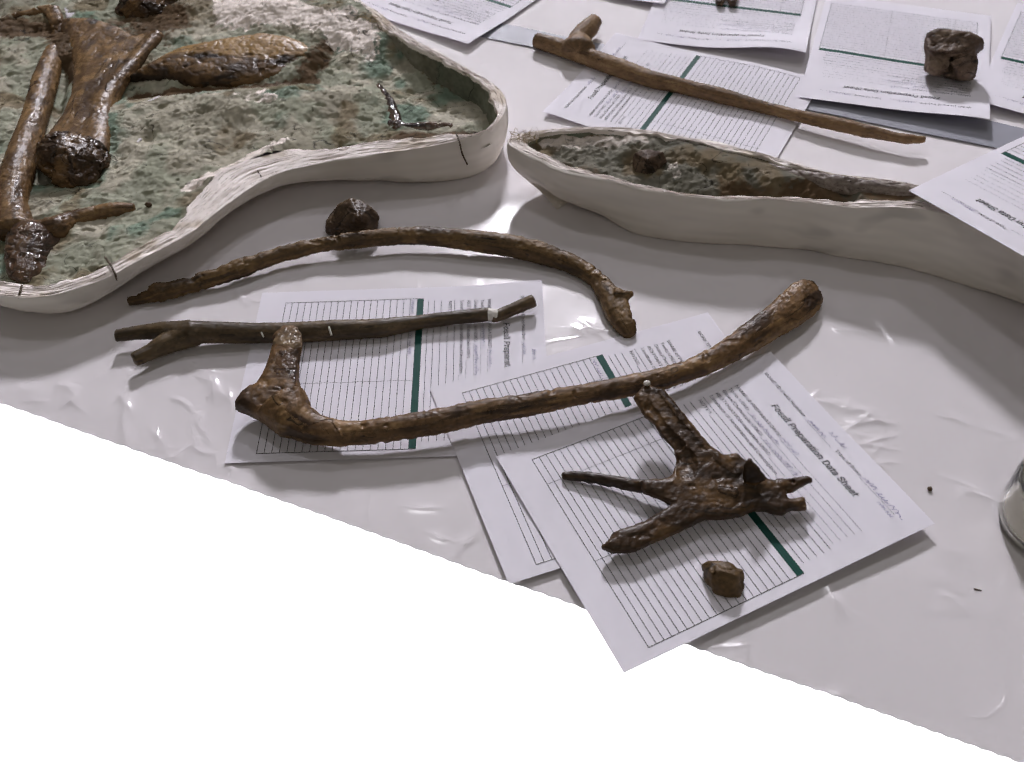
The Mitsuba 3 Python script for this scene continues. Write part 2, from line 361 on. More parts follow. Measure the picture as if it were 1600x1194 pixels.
def sculpt(solids, h=0.0013, k=0.004, amp=0.0012, freq=90, amp2=0.0006, freq2=330, cuts=(), floor=0.0012, pits=0.0, seed=0, fat=0.0005):
    """One mesh of the smooth union of the solids, roughened; CUTS are carved out. Returns (mesh, uv)."""
    lo = np.min([s.bounds()[0] for s in solids], 0); hi = np.max([s.bounds()[1] for s in solids], 0)
    n = np.ceil((hi - lo) / h).astype(int) + 2
    grid = np.full(n, 0.02, np.float32)
    # nodes worth looking at: within reach of the solids on a coarse grid
    st = 6
    cn = (n + st - 1) // st + 1
    cg = np.stack(np.meshgrid(*[np.arange(m) * h * st for m in cn], indexing='ij'), -1).reshape(-1, 3) + lo
    cd = np.full(len(cg), 9.0)
    for s in solids: cd = np.minimum(cd, s.d(cg))
    mask = (cd < h * st * 2.6 + k).reshape(cn)
    fine = np.repeat(np.repeat(np.repeat(mask, st, 0), st, 1), st, 2)
    sh = st // 2
    fine = np.pad(fine, ((sh, 0),) * 3, mode='edge')[:n[0], :n[1], :n[2]]
    # keep only the part of the union near its skin
    ii = np.argwhere(fine)
    X = ii * h + lo
    d = solids[0].d(X)
    for s in solids[1:]:
        e = s.d(X); g = np.clip(0.5 + 0.5 * (e - d) / k, 0, 1)
        d = e * (1 - g) + d * g - k * g * (1 - g)
    d = d - fat
    for c in cuts: d = np.maximum(d, -c.d(X))
    m = np.abs(d) < 0.006
    Y = X[m]
    q = meshkit.fbm(Y * freq, 4, seed) - 0.5
    q2 = meshkit.fbm(Y * freq2, 2, seed + 5) - 0.5
    cr = np.abs(meshkit.fbm(Y * freq * 0.8 + 7, 2, seed + 8) - 0.5)
    dd = 1.3 * amp * q + 2.2 * amp2 * q2 + amp * 0.9 * np.clip(1 - cr / 0.035, 0, 1)
    if pits:
        w = meshkit.noise(Y * 150, seed + 9)
        dd = dd + pits * np.clip((w - 0.72) / 0.12, 0, 1)
    d[m] += dd
    if floor is not None: d = np.maximum(d, floor - X[:, 2])
    grid[ii[:, 0], ii[:, 1], ii[:, 2]] = d
    V, F = surface_nets(grid, lo, h)
    mesh = trimesh.Trimesh(V, F, process=False)
    comp = trimesh.graph.connected_component_labels(mesh.face_adjacency, node_count=len(F)) if len(F) else []
    keep = np.bincount(comp)[comp] > 60
    mesh.update_faces(keep); mesh.remove_unreferenced_vertices()
    V = np.array(mesh.vertices)
    D = np.stack([s.d(V) for s in solids]); w = D.argmin(0)
    uv = np.zeros((len(V), 2))
    for j, s in enumerate(solids):
        if (w == j).any(): uv[w == j] = s.uv(V[w == j]) + [j * 3.7, 0]
    return mesh, uv

def bone(key, solids, bsdf, label=None, cat=None, **kw):
    m, uv = sculpt(solids, **kw)
    add(key, m, bsdf, True, label, cat, uv=uv)
    return m

def wire(pts, r, n=6, taper=None):
    """A round strand along world points."""
    P = resample(pts, max(6, len(pts) * 4)); t = np.gradient(P, axis=0); t /= np.linalg.norm(t, axis=1, keepdims=True)
    a = np.cross(t, [0.3, 0.2, 0.9]); a /= np.linalg.norm(a, axis=1, keepdims=True); b = np.cross(t, a)
    rr = np.full(len(P), r) * (1 if taper is None else np.linspace(1, taper, len(P)))
    ang = np.arange(n) * 2 * math.pi / n
    V = (P[:, None] + rr[:, None, None] * (np.cos(ang)[None, :, None] * a[:, None] + np.sin(ang)[None, :, None] * b[:, None])).reshape(-1, 3)
    i, j = np.meshgrid(np.arange(len(P) - 1), np.arange(n), indexing='ij'); i, j = i.ravel(), j.ravel(); j2 = (j + 1) % n
    Q = np.stack([i * n + j, i * n + j2, (i + 1) * n + j2, (i + 1) * n + j], 1)
    c0, c1 = len(V), len(V) + 1
    V = np.vstack([V, P[0], P[-1]]); m = len(P) - 1
    caps = [[c0, (q + 1) % n, q] for q in range(n)] + [[c1, m * n + q, m * n + (q + 1) % n] for q in range(n)]
    return trimesh.Trimesh(V, np.vstack([Q[:, [0, 1, 2]], Q[:, [0, 2, 3]], caps]), process=False)

# ------------------------------------------------------------------ the setting: white floor, covered table
f = trimesh.creation.box((9, 9, 0.02)); f.apply_translation((0, 0.5, -0.77))
add('floor', f, 'floor_white', False, 'plain white floor under the table', None, None, 'structure')

EDGE = [(-700, 380), (0, 629.5), (130, 675.5), (260, 721), (390, 765.5), (520, 811), (680, 868.5), (755, 896), (850, 928.5), (950, 964), (1080, 1010), (1200, 1053), (1280, 1080), (1600, 1194), (2300, 1440)]
EW = ats(EDGE, 0.0)
_fr = np.random.default_rng(12)
def folds(a, b, k, spread):
    # a family of short folds strung out along the line a-b (pixels)
    A, B = at(*a)[:2], at(*b)[:2]
    for q in range(k):
        t = (q + 0.5) / k
        m = A + (B - A) * t + _fr.normal(0, spread, 2)
        d = (B - A) / np.linalg.norm(B - A); an = _fr.normal(0, 0.6)
        d = np.array([d[0] * math.cos(an) - d[1] * math.sin(an), d[0] * math.sin(an) + d[1] * math.cos(an)])
        ln = _fr.uniform(0.007, 0.022)
        FOLDS.append((*(m - d * ln), *(m + d * ln), _fr.uniform(0.0004, 0.0011), _fr.uniform(0.0018, 0.0034)))
def build_cover():
    s = np.r_[0, np.cumsum(np.linalg.norm(np.diff(EW, axis=0), axis=1))]
    pos = np.r_[np.linspace(0, s[1] - 0.02, 30), np.arange(s[1] - 0.018, s[-2] + 0.02, 0.0015), np.linspace(s[-2] + 0.022, s[-1], 30)]
    ns = len(pos)
    e = np.stack([np.interp(pos, s, EW[:, k]) for k in range(3)], 1)
    d = EW[-2] - EW[1]; d /= np.linalg.norm(d)
    nrm = np.array([-d[1], d[0], 0])
    if nrm[1] < 0: nrm = -nrm
    tt = np.r_[0, np.cumsum(np.r_[np.full(240, 0.0015), np.linspace(0.0015, 0.008, 90)])]; tt = np.r_[tt, np.linspace(tt[-1] + 0.01, 2.0, 70)]
    # the trimmed edge of the sheet is slightly scalloped
    px = np.array([[PW / 2 + FOC * ((p - EYE) @ RT) / ((p - EYE) @ FW)] for p in e])[:, 0]
    sc = 0.0011 * (np.abs(np.sin(px * math.pi / 26.0)) - 0.5)
    G = e[:, None] + nrm * tt[None, :, None] + nrm * (sc[:, None, None] * np.exp(-tt / 0.004)[None, :, None])
    V = G.reshape(-1, 3).copy()
    z = 0.0009 * (meshkit.fbm(np.c_[V[:, :2] * 7, V[:, 0] * 0], 3, 3) - 0.5)
    # creases of the loose plastic: ridge lines between two points (px), height, half width
    for (a, b, hgt, w) in CREASES:
        A, B = at(*a)[:2], at(*b)[:2]
        ab = B - A; L = np.linalg.norm(ab)
        q = V[:, :2] - A
        t = np.clip((q @ ab) / L ** 2, 0, 1)
        r = q - t[:, None] * ab
        side = (r @ np.array([-ab[1], ab[0]])) / L
        wob = 0.25 * w * np.sin(t * 9 + a[0])
        dist = np.sqrt((r ** 2).sum(1)); dist = np.abs(np.where(np.abs(side) > 1e-9, np.sign(side) * dist, dist) + wob)
        z += hgt * np.sin(np.clip(t, 0.02, 0.98) * math.pi) ** 0.6 * np.exp(-(dist / w) ** 1.5)
    wv = V[:, :2] + 0.004 * np.c_[meshkit.noise(V * 70, 21) - 0.5, meshkit.noise(V * 70, 22) - 0.5]
    for (x0, y0, x1, y1, hgt, w) in FOLDS:
        A, ab = np.array([x0, y0]), np.array([x1 - x0, y1 - y0])
        near = np.where(((V[:, :2] - A - ab / 2) ** 2).sum(1) < (np.linalg.norm(ab) / 2 + 8 * w) ** 2)[0]
        q = wv[near] - A; t = np.clip((q @ ab) / (ab @ ab), 0, 1)
        r = np.sqrt(((q - t[:, None] * ab) ** 2).sum(1) + 1e-7)
        z[near] += hgt * (1 - 0.85 * (2 * t - 1) ** 2) * np.exp(-r / w)
    V[:, 2] = z - 0.0004
    i, j = np.meshgrid(np.arange(ns - 1), np.arange(len(tt) - 1), indexing='ij'); i, j = i.ravel(), j.ravel(); m = len(tt)
    Q = np.stack([i * m + j, (i + 1) * m + j, (i + 1) * m + j + 1, i * m + j + 1], 1)
    return trimesh.Trimesh(V, np.vstack([Q[:, [0, 1, 2]], Q[:, [0, 2, 3]]]), process=False), nrm
CREASES = [((197, 600), (197, 700), 0.0016, 0.005), ((310, 575), (362, 632), 0.0016, 0.007), ((100, 592), (118, 634), 0.0014, 0.008), ((20, 600), (90, 640), 0.0012, 0.014),
           ((1262, 618), (1390, 658), 0.0014, 0.008), ((900, 512), (972, 520), 0.0012, 0.010), ((1490, 770), (1552, 782), 0.0010, 0.012), ((1440, 880), (1540, 850), 0.0010, 0.02), ((640, 760), (720, 830), 0.0008, 0.02)]
for a_, b_, k_, sp_ in (((197, 570), (197, 700), 7, 0.002), ((205, 590), (250, 600), 3, 0.002), ((292, 558), (365, 640), 8, 0.004), ((278, 622), (306, 652), 4, 0.002), ((305, 650), (320, 690), 4, 0.003), ((300, 690), (345, 725), 4, 0.003),
                        ((98, 590), (118, 636), 5, 0.003), ((238, 664), (256, 712), 5, 0.003), ((262, 720), (282, 705), 2, 0.001), ((350, 732), (370, 755), 3, 0.002), ((376, 462), (394, 470), 3, 0.003), ((20, 610), (90, 650), 3, 0.006),
                        ((1262, 616), (1392, 656), 7, 0.002), ((1310, 660), (1395, 664), 5, 0.003), ((1318, 680), (1380, 692), 5, 0.003), ((1345, 712), (1390, 694), 4, 0.003), ((1352, 722), (1388, 722), 3, 0.002),
                        ((900, 510), (972, 520), 5, 0.003), ((1270, 506), (1340, 520), 3, 0.004), ((1440, 640), (1560, 700), 4, 0.012), ((1490, 760), (1552, 782), 3, 0.003), ((1130, 995), (1136, 1040), 3, 0.003), ((1296, 944), (1330, 950), 3, 0.002), ((1478, 928), (1492, 944), 2, 0.002), ((1295, 1078), (1320, 1086), 2, 0.002), ((560, 760), (740, 860), 3, 0.012), ((1040, 1015), (1160, 1040), 3, 0.004)):
    folds(a_, b_, k_, sp_)
cv, EN = build_cover()
add('table__cover', cv, 'cover_plastic', True)
top = ats([(-700, 380), (2300, 1440)], 0.0)
bp = np.array([top[0] + EN * 0.14, top[1] + EN * 0.14, top[1] + EN * 1.9, top[0] + EN * 1.9])
bd = trimesh.creation.extrude_polygon(Polygon(bp[:, :2]), 0.024); bd.apply_translation((0, 0, -0.028))
add('table__board', bd, 'board_wood', False)
tag('table', 'long table covered in white paper under creased clear plastic', 'table')

# grey strip across the table behind the specimens
def strip():
    A = ats([(560, -8), (772, 35), (950, 73), (1283, 142), (1545, 190), (1600, 203), (1900, 268)], 0.0)
    B = ats([(540, 18), (752, 59), (943, 98), (1278, 176), (1426, 207), (1600, 241), (1900, 312)], 0.0)
    A, B = resample(A, 90), resample(B, 90)
    tt = np.linspace(0, 1, 9)
    V = A[:, None] * (1 - tt)[None, :, None] + B[:, None] * tt[None, :, None]
    V[..., 2] = 0.0010 + 0.0006 * np.sin(tt * math.pi)[None] + 0.0012 * meshkit.noise(V * 30)
    V = V.reshape(-1, 3); i, j = np.meshgrid(np.arange(89), np.arange(8), indexing='ij'); i, j = i.ravel(), j.ravel()
    Q = np.stack([i * 9 + j, i * 9 + j + 1, (i + 1) * 9 + j + 1, (i + 1) * 9 + j], 1)
    return trimesh.Trimesh(V, np.vstack([Q[:, [0, 1, 2]], Q[:, [0, 2, 3]]]), process=False)
add('grey_strip', strip(), 'strip_grey', True, 'flat shiny grey strip running across the table under the upper sheets', 'strip')

# ------------------------------------------------------------------ data sheets
SW, SL = 0.2159, 0.2794
GLYPH = {}
def flat_text(text, width, cap, bold=False, serif=0.0, slant=0.0):
    """Lettering as flat triangles (vertices in mm-like paper units, faces), slab serifs added at the stem ends, scaled to the given width."""
    m = meshkit.text_mesh(text, 1.0, 0.01, bold)
    v, fc = np.array(m.vertices), np.array(m.faces)
    topf = fc[(v[fc][:, :, 2] > 0.009).all(1)]
    polys = [v[topf][:, :, :2]]
    if serif:
        mm = trimesh.Trimesh(v, topf, process=False); mm.merge_vertices()
        e = mm.edges_sorted; u, c = np.unique(e, axis=0, return_counts=True)
        for a, b in u[c == 1]:
            p, q = mm.vertices[a], mm.vertices[b]
            if abs(p[1] - q[1]) < 0.02 and 0.06 < abs(p[0] - q[0]) < 0.34:
                y = (p[1] + q[1]) / 2
                for yl, sg in ((0.0, 1), (1.0, -1), (0.75, -1), (1.04, -1)):
                    if abs(y - yl) < 0.04:
                        x0, x1 = min(p[0], q[0]) - serif, max(p[0], q[0]) + serif
                        y0, y1 = sorted((y, y + sg * 0.085))
                        polys.append(np.array([[[x0, y0], [x1, y0], [x1, y1]], [[x0, y0], [x1, y1], [x0, y1]]]))
    t = np.vstack(polys)
    x0, x1 = t[..., 0].min(), t[..., 0].max()
    t[..., 0] = (t[..., 0] - x0) * width / (x1 - x0) + slant * cap * t[..., 1]
    t[..., 1] = t[..., 1] * cap
    V = t.reshape(-1, 2)
    return V, np.arange(len(V)).reshape(-1, 3)

def quad(x0, y0, x1, y1, n=24):
    """A straight printed line or band as a strip of quads that can follow the bend of the paper (paper mm, y down)."""
    if abs(x1 - x0) >= abs(y1 - y0):
        xs = np.linspace(x0, x1, n + 1); V = np.vstack([np.c_[xs, xs * 0 + y0], np.c_[xs, xs * 0 + y1]])
    else:
        ys = np.linspace(y0, y1, n + 1); V = np.vstack([np.c_[ys * 0 + x0, ys], np.c_[ys * 0 + x1, ys]])
    i = np.arange(n)
    return V, np.vstack([np.c_[i, i + 1, i + n + 2], np.c_[i, i + n + 2, i + n + 1]])

def join(parts):
    V, F, o = [], [], 0
    for v, f in parts: V.append(v); F.append(f + o); o += len(v)
    return np.vstack(V), np.vstack(F)

def text_at(text, x, y, width, cap, **kw):
    v, f = flat_text(text, width, cap, **kw)
    return np.c_[x + v[:, 0], y - v[:, 1]], f

def scrawl(x, y, w, h, seed, wd=0.42, slant=0.3):
    """A run of handwriting: joined loops and strokes as a thin ribbon."""
    r = np.random.default_rng(seed); parts = []; cx = x
    while cx < x + w:
        wl = min(r.uniform(0.5, 1.3) * h * 3, x + w - cx)
        n = max(8, int(wl / h * 9)); t = np.linspace(0, 1, n)
        ph = r.uniform(0, 6.28); fr = wl / h * r.uniform(0.9, 1.3)
        yy = 0.42 * h * (1 - np.cos(2 * math.pi * fr * t)) * (0.55 + 0.9 * np.array([r.random() for _ in range(n)]).cumsum() % 0.75)
        xx = cx + wl * t + 0.22 * h * np.sin(2 * math.pi * fr * t + ph) + slant * yy
        P = resample(np.c_[xx, y - yy], n * 2)
        d = np.gradient(P, axis=0); d /= np.maximum(np.linalg.norm(d, axis=1, keepdims=True), 1e-9)
        o = np.c_[-d[:, 1], d[:, 0]] * wd / 2
        i = np.arange(len(P) - 1); m = len(P)
        parts.append((np.vstack([P + o, P - o]), np.vstack([np.c_[i, i + 1, i + m + 1], np.c_[i, i + m + 1, i + m]])))
        cx += wl + h * r.uniform(0.35, 0.8)
    return join(parts)

def form():
    grey = [text_at('BONE ID Field Number', 21, 21.6, 58, 3.0, serif=0.07), text_at('Type of Bone', 121, 21.6, 31, 3.0, serif=0.07),
            text_at('NAME of PREPARATOR(S)', 21.5, 54.0, 66, 3.1, serif=0.07), text_at('Tools USED', 21.5, 60.8, 29, 3.1, serif=0.07),
            text_at('Glues/Chemicals USED', 21.5, 67.4, 58, 3.1, serif=0.07), text_at('RESTORATION materials USED', 21.5, 74.2, 79, 3.1, serif=0.07),
            text_at('Locations of Restoration and Description', 21.5, 80.8, 98, 3.1, serif=0.07), text_at('NOTES', 21.5, 92.4, 18, 3.1, serif=0.07)]
    rules = [quad(81, 22.2, 117, 22.45), quad(153, 22.2, 196, 22.45), quad(89, 54.6, 196, 54.85), quad(52, 61.4, 196, 61.65), quad(81, 68.0, 196, 68.25), quad(102, 74.8, 196, 75.05), quad(121, 81.4, 196, 81.65)]
    rules += [quad(20 if k != 1 else 41, y, 199, y + 0.5) for k, y in enumerate((86.2, 92.9, 99.6, 106.3, 112.2))]
    grid = [quad(16.5, y, 207, y + 0.62) for y in np.linspace(130.0, 253.3, 20)]
    grid += [quad(16.3, 117.5, 16.95, 253.8), quad(206.5, 117.5, 207.15, 253.8), quad(44.6, 124, 45.0, 253.4), quad(126, 124, 126.4, 253.4)]
    return dict(lettering=join(grey), rule_lines=join(rules), table_grid=join(grid), green_band=quad(16.5, 117.2, 207, 123.7, 30),
                title=text_at('Fossil Preparation Data Sheet', 55, 39.0, 112, 5.6, bold=True, serif=0.09, slant=0.16))
FORM = form()
INK = dict(lettering='ink_grey', rule_lines='ink_grey', table_grid='ink_line', green_band='ink_green', title='ink_black', handwriting='ink_pen')

def sheet(key, label, corners, z0, curls=(), hand=None, group=None):
    """corners: world TL, TR, BR, BL of the paper; curls: (u, v, lift, radius) bumps in paper fractions."""
    TL, TR, BR, BL = [np.asarray(c, float) for c in corners]
    def S(u, v):
        u, v = np.asarray(u)[..., None], np.asarray(v)[..., None]
        P = (TL * (1 - u) + TR * u) * (1 - v) + (BL * (1 - u) + BR * u) * v
        z = 0
        for (cu, cvv, hh, r) in curls:
            z = z + hh * np.exp(-(((u - cu) * 0.77) ** 2 + (v - cvv) ** 2) / r ** 2)
        P = P.copy(); P[..., 2:] += z + z0
        return P
    nu, nv = 45, 57
    u, v = np.meshgrid(np.linspace(0, 1, nu), np.linspace(0, 1, nv), indexing='ij')
    P = S(u, v).reshape(-1, 3)
    i, j = np.meshgrid(np.arange(nu - 1), np.arange(nv - 1), indexing='ij'); i, j = i.ravel(), j.ravel()
    Q = np.stack([i * nv + j, i * nv + j + 1, (i + 1) * nv + j + 1, (i + 1) * nv + j], 1)
    m = len(P)
    ring = np.r_[np.arange(nv), np.arange(1, nu) * nv + nv - 1, (nu - 1) * nv + np.arange(nv - 2, -1, -1), np.arange(nu - 2, 0, -1) * nv]
    r2 = np.roll(ring, -1)
    side = np.stack([r2, ring, ring + m, r2 + m], 1)
    Q = np.vstack([Q, Q[:, ::-1] + m, side])
    V = np.vstack([P, P - [0, 0, 0.00022]])
    mesh = trimesh.Trimesh(V, np.vstack([Q[:, [0, 1, 2]], Q[:, [0, 2, 3]]]), process=False)
    if mesh.face_normals[0][2] < 0: mesh.invert()
    add(key + '__paper', mesh, 'paper_white', 40)
    for nm, (v2, f2) in {**FORM, **({'handwriting': hand} if hand else {})}.items():
        X = S(v2[:, 0] / 1000 / SW, v2[:, 1] / 1000 / SL) + [0, 0, 0.00030 if nm != 'handwriting' else 0.00040]
        mm = trimesh.Trimesh(X, f2, process=False)
        fn = mm.face_normals[:, 2] < 0
        mm.faces[fn] = mm.faces[fn][:, ::-1]
        add(key + '__' + nm, mm, INK[nm], True, kind=None if nm in ('green_band', 'title') else 'stuff')
    tag(key, label, 'sheet of paper', 'printed data sheets')
    return S

def place(x, y, t):
    c, s = math.cos(t), math.sin(t)
    return [np.array([x + c * a - s * b, y + s * a + c * b, 0.0]) for a, b in ((0, SL), (SW, SL), (SW, 0), (0, 0))]
def from_edge(TLpx, TRpx, z=0.0, anchor='TL'):
    """Paper rectangle whose top edge runs along two pixels; the anchor corner is exact."""
    A, B = at(*TLpx, z), at(*TRpx, z)
    d = (B - A) / np.linalg.norm(B - A)
    if anchor == 'TL': TL, TR = A, A + d * SW
    else: TL, TR = B - d * SW, B
    n = np.cross([0, 0, 1.0], d); n = -n
    return [TL, TR, TR + n * SL, TL + n * SL]

hw1 = join([scrawl(82, 21.5, 16, 3.2, 1), scrawl(91, 13.5, 13, 3.6, 2), scrawl(90, 53.8, 22, 4.0, 3), scrawl(55, 60.6, 30, 3.4, 4), scrawl(83, 67.2, 40, 4.0, 5), scrawl(18.5, 129.3, 18, 3.0, 6), scrawl(48, 129.2, 46, 2.8, 7)])
hw2 = join([scrawl(82, 21.5, 20, 3.2, 11), scrawl(90, 53.8, 24, 4.0, 13), scrawl(18.5, 129.3, 22, 3.4, 16)])
hw3 = join([scrawl(84, 21.6, 21, 3.6, 21), scrawl(102, 14.0, 20, 4.4, 22), scrawl(156, 21.0, 46, 4.0, 23), scrawl(180, 27.0, 16, 3.2, 33), scrawl(90, 54.0, 22, 4.6, 24), scrawl(56, 61.0, 40, 3.4, 25), scrawl(84, 67.6, 44, 4.0, 26), scrawl(125, 81.0, 12, 3.0, 27)])
hwf = join([scrawl(84, 21.6, 18, 3.2, 41), scrawl(156, 21.4, 26, 3.2, 42), scrawl(90, 54.0, 22, 3.6, 43), scrawl(56, 61.0, 30, 3.2, 44), scrawl(84, 67.6, 34, 3.2, 45)])

sheet('data_sheet', 'white data sheet under the forked slender bone and the hook of the big rib', place(-0.24664998, 0.73378619, -1.56955283), 0.0010,
      [(0, 0, 0.005, 0.16), (1, 0.9, 0.0014, 0.35), (1, 0.35, 0.0008, 0.3)], hw1)
sheet('data_sheet_001', 'white data sheet crossed by the middle of the big rib, between two other sheets', place(-0.07469113, 0.59599797, -1.25348683), 0.0030,
      [(1, 1, 0.0008, 0.25), (0.1, 0.9, 0.0005, 0.3)], hw2)
sheet('data_sheet_002', 'front white data sheet carrying the three-armed bone and a small chip', place(-0.01558318, 0.51261931, -1.14942222), 0.0048,
      [(1, 0, 0.0045, 0.32), (1, 0.5, 0.002, 0.3), (0.05, 1, 0.002, 0.2)], hw3)
sheet('data_sheet_003', 'tilted white data sheet under the long straight bone', from_edge((848, 181), (966, 51)), 0.0020,
      [(0.9, 0.75, 0.006, 0.3), (1.0, 0.0, 0.002, 0.2), (0, 0, 0.004, 0.15)], hwf)
sheet('data_sheet_004', 'white data sheet carrying the block-like vertebra', from_edge((1539, 206), (1238, 158), anchor='TL'), 0.0052,
      [(0, 0, 0.010, 0.25), (0.5, 0.0, 0.004, 0.4), (0.9, 0.4, 0.002, 0.2)], hwf)
sheet('data_sheet_005', 'white data sheet holding the two-pronged dark bone at the far edge', from_edge((1255, 100), (991, 65), anchor='TL'), 0.0036,
      [(0.2, 0, 0.010, 0.22), (0.0, 0, 0.006, 0.2)], hwf)
sheet('data_sheet_006', 'white data sheet behind the big plaster jacket', from_edge((732, 78), (612, 36), anchor='TL'), 0.0034, [(0, 0, 0.005, 0.25)], hwf)
sheet('data_sheet_007', 'white data sheet farthest back, cut off by the top of the photo', from_edge((1036, 15), (943, -1), anchor='TL'), 0.0022, [(0, 0, 0.006, 0.25)], hwf)
E_TR, E_dir = (1518, 167), (1600, 187)
A_, B_ = at(*E_TR), at(*E_dir); d_ = (B_ - A_) / np.linalg.norm(B_ - A_); n_ = np.cross(d_, [0, 0, 1.0]) * -1
sheet('data_sheet_008', 'white data sheet at the right border beside the vertebra', [A_ + d_ * SW, A_, A_ + n_ * SL, A_ + d_ * SW + n_ * SL], 0.0064, [(1, 0, 0.003, 0.2)], hwf)
A_, B_ = at(1419, 299, 0.081), at(1600, 403, 0.091); d_ = (B_ - A_) / np.linalg.norm(B_ - A_)
n_ = np.cross([0, 0, 1.0], d_); n_ /= np.linalg.norm(n_)
sheet('data_sheet_009', 'white data sheet lying on the closed end of the canoe-shaped plaster jacket', [A_ + d_ * SW, A_, A_ + n_ * SL, A_ + d_ * SW + n_ * SL], 0.0, [(0.6, 0.5, 0.004, 0.5)], hwf)

# ------------------------------------------------------------------ plaster jackets
def ring_curve(px, z, n, sm, extra=None):
    P = ats(px, z)
    if extra is not None: P = np.c_[P, extra]
    P = np.vstack([P, P[:1]])
    s = np.r_[0, np.cumsum(np.linalg.norm(np.diff(P[:, :3], axis=0), axis=1))]
    P = np.stack([np.interp(np.linspace(0, s[-1], n + 1)[:-1], s, P[:, k]) for k in range(P.shape[1])], 1)
    return gaussian_filter1d(P, sm, axis=0, mode='wrap')

def jacket_shell(outer, inner, zi, n, depth, sm=2.5, seed=0, lam=0.0014, bulge=0.003):
    """outer: rim outline (px, py, height, foot inset); inner: inner rim outline (px) at height zi(x) of each point. Returns wall mesh, rim mesh + uv, inner polygon."""
    oa = np.array(outer, float)
    O4 = ring_curve(oa[:, :2], oa[:, 2], n, sm, oa[:, 3])
    O, tk = O4[:, :3], gaussian_filter1d(O4[:, 3], 8, mode='wrap')[:, None]
    I0 = ring_curve(inner, [zi(p) for p in inner], n * 2, sm)
    tn = np.roll(O, -1, 0) - np.roll(O, 1, 0); tn[:, 2] = 0; tn /= np.linalg.norm(tn, axis=1, keepdims=True)
    area = 0.5 * np.sum(O[:, 0] * np.roll(O[:, 1], -1) - np.roll(O[:, 0], -1) * O[:, 1])
    out = np.c_[tn[:, 1], -tn[:, 0], np.zeros(n)] * np.sign(area)
    out = gaussian_filter1d(out, 6, axis=0, mode='wrap'); out /= np.linalg.norm(out, axis=1, keepdims=True)
    _, k = cKDTree(I0[:, :2]).query(O[:, :2]); I = gaussian_filter1d(I0[k], 1.5, axis=0, mode='wrap')
    ringq = [Polygon([O[i, :2], O[(i + 1) % n, :2], I[(i + 1) % n, :2], I[i, :2]]).buffer(1e-5) for i in range(n)]
    pin = Polygon(O[:, :2]).buffer(0).difference(shapely.union_all([q for q in ringq if not q.is_empty]))
    pin = max(getattr(pin, 'geoms', [pin]), key=lambda g: g.area)
    zr = O[:, 2] + 0.004 * (meshkit.fbm(O * 14, 3, seed) - 0.5)
    s = np.r_[0, np.cumsum(np.linalg.norm(np.diff(O, axis=0), axis=1))]
    ooff = gaussian_filter1d(out, 14, axis=0, mode='wrap')
    def ringat(off, zz): 
        P = O + ooff * off; P = P.copy(); P[:, 2] = zz; return P
    w = bulge
    wall = [ringat(-tk - 0.012, zr * 0 + 0.0006), ringat(-tk, zr * 0 + 0.0006)]
    for ph in np.linspace(0, math.pi / 2, 15)[1:]:
        # quarter ellipse: from the foot (ph 0) up to the upright rim (ph 90 degrees)
        f_ = 1 - math.cos(ph)
        o_ = 1 - math.cos(math.pi / 2 - ph)
        wall.append(ringat(-tk * o_ + w * math.sin(math.pi * min(1, f_)) ** 0.8, zr * min(f_, 0.96) + 0.0006))
    wall.append(ringat(0.0004, zr * 0.985)); wall.append(ringat(-0.0006, zr))
    W = np.stack(wall, 1)
    nz = meshkit.fbm(W * 18, 4, seed + 3) - 0.5
    W[:, 1:-1] += (out[:, None] * 0.009 * nz[..., None])[:, 1:-1]
    # rim: layers of plaster bandage seen edge-on
    tt = np.linspace(0, 1, 26)
    R = np.repeat((O + out * -0.0006)[:, None], len(tt), 1) * (1 - tt)[None, :, None] + I[:, None] * tt[None, :, None]
    R[..., 2] = zr[:, None]
    lay = meshkit.noise(np.stack([s[:, None] * 55 + 0 * tt, s[:, None] * 0 + tt[None] * 12, 0 * s[:, None] + tt[None] * 0 + seed], -1), seed)
    R[..., 2] += lam * 2 * (lay - 0.5) * np.sin(np.clip(tt * 8, 0, math.pi / 2))[None] + 0.0026 * (meshkit.fbm(R * 110, 3, seed + 7) - 0.5) * np.clip(tt * 6, 0, 1)[None]
    R[..., 2] -= 0.004 * np.clip((tt - 0.86) / 0.14, 0, 1)[None] ** 2
    inw = I - O; inw[:, 2] = 0; inw /= np.maximum(np.linalg.norm(inw, axis=1, keepdims=True), 1e-6)
    dp = np.array([depth(p) for p in I])
    drop = []
    for q in np.linspace(0.15, 1, 7):
        P = I + inw * (0.006 * q); P = P.copy(); P[:, 2] = R[:, -1, 2] - q * dp
        drop.append(P)
    Rf = np.concatenate([R, np.stack(drop, 1)], 1)
    jag = 1.5 * (meshkit.fbm(np.c_[s * 60, s * 0, s * 0 + seed], 4, seed + 2) - 0.5)
    Rf[:, 18:26] += (inw[:, None] * (0.007 * jag[:, None] * np.linspace(0.1, 1, 8)[None])[..., None])
    def grid(G):
        m = G.shape[1]; i, j = np.meshgrid(np.arange(n), np.arange(m - 1), indexing='ij'); i, j = i.ravel(), j.ravel(); i2 = (i + 1) % n
        Q = np.stack([i * m + j, i2 * m + j, i2 * m + j + 1, i * m + j + 1], 1)
        return G.reshape(-1, 3), np.vstack([Q[:, [0, 1, 2]], Q[:, [0, 2, 3]]])
    Vw, Fw = grid(W); Vr, Fr = grid(Rf)
    if area < 0: Fw, Fr = Fw[:, ::-1], Fr[:, ::-1]
    width = np.linalg.norm(I - O, axis=1)
    uv = np.stack([np.repeat(s[:, None], Rf.shape[1], 1), np.r_[tt, np.linspace(1.05, 1.4, 7)][None] * np.clip(width / 0.016, 0.5, 2.6)[:, None]], -1).reshape(-1, 2)
    nr = len(tt); Vr2, Fr2 = grid(Rf[:, :nr]); Vl, Fl = grid(Rf[:, nr - 1:])
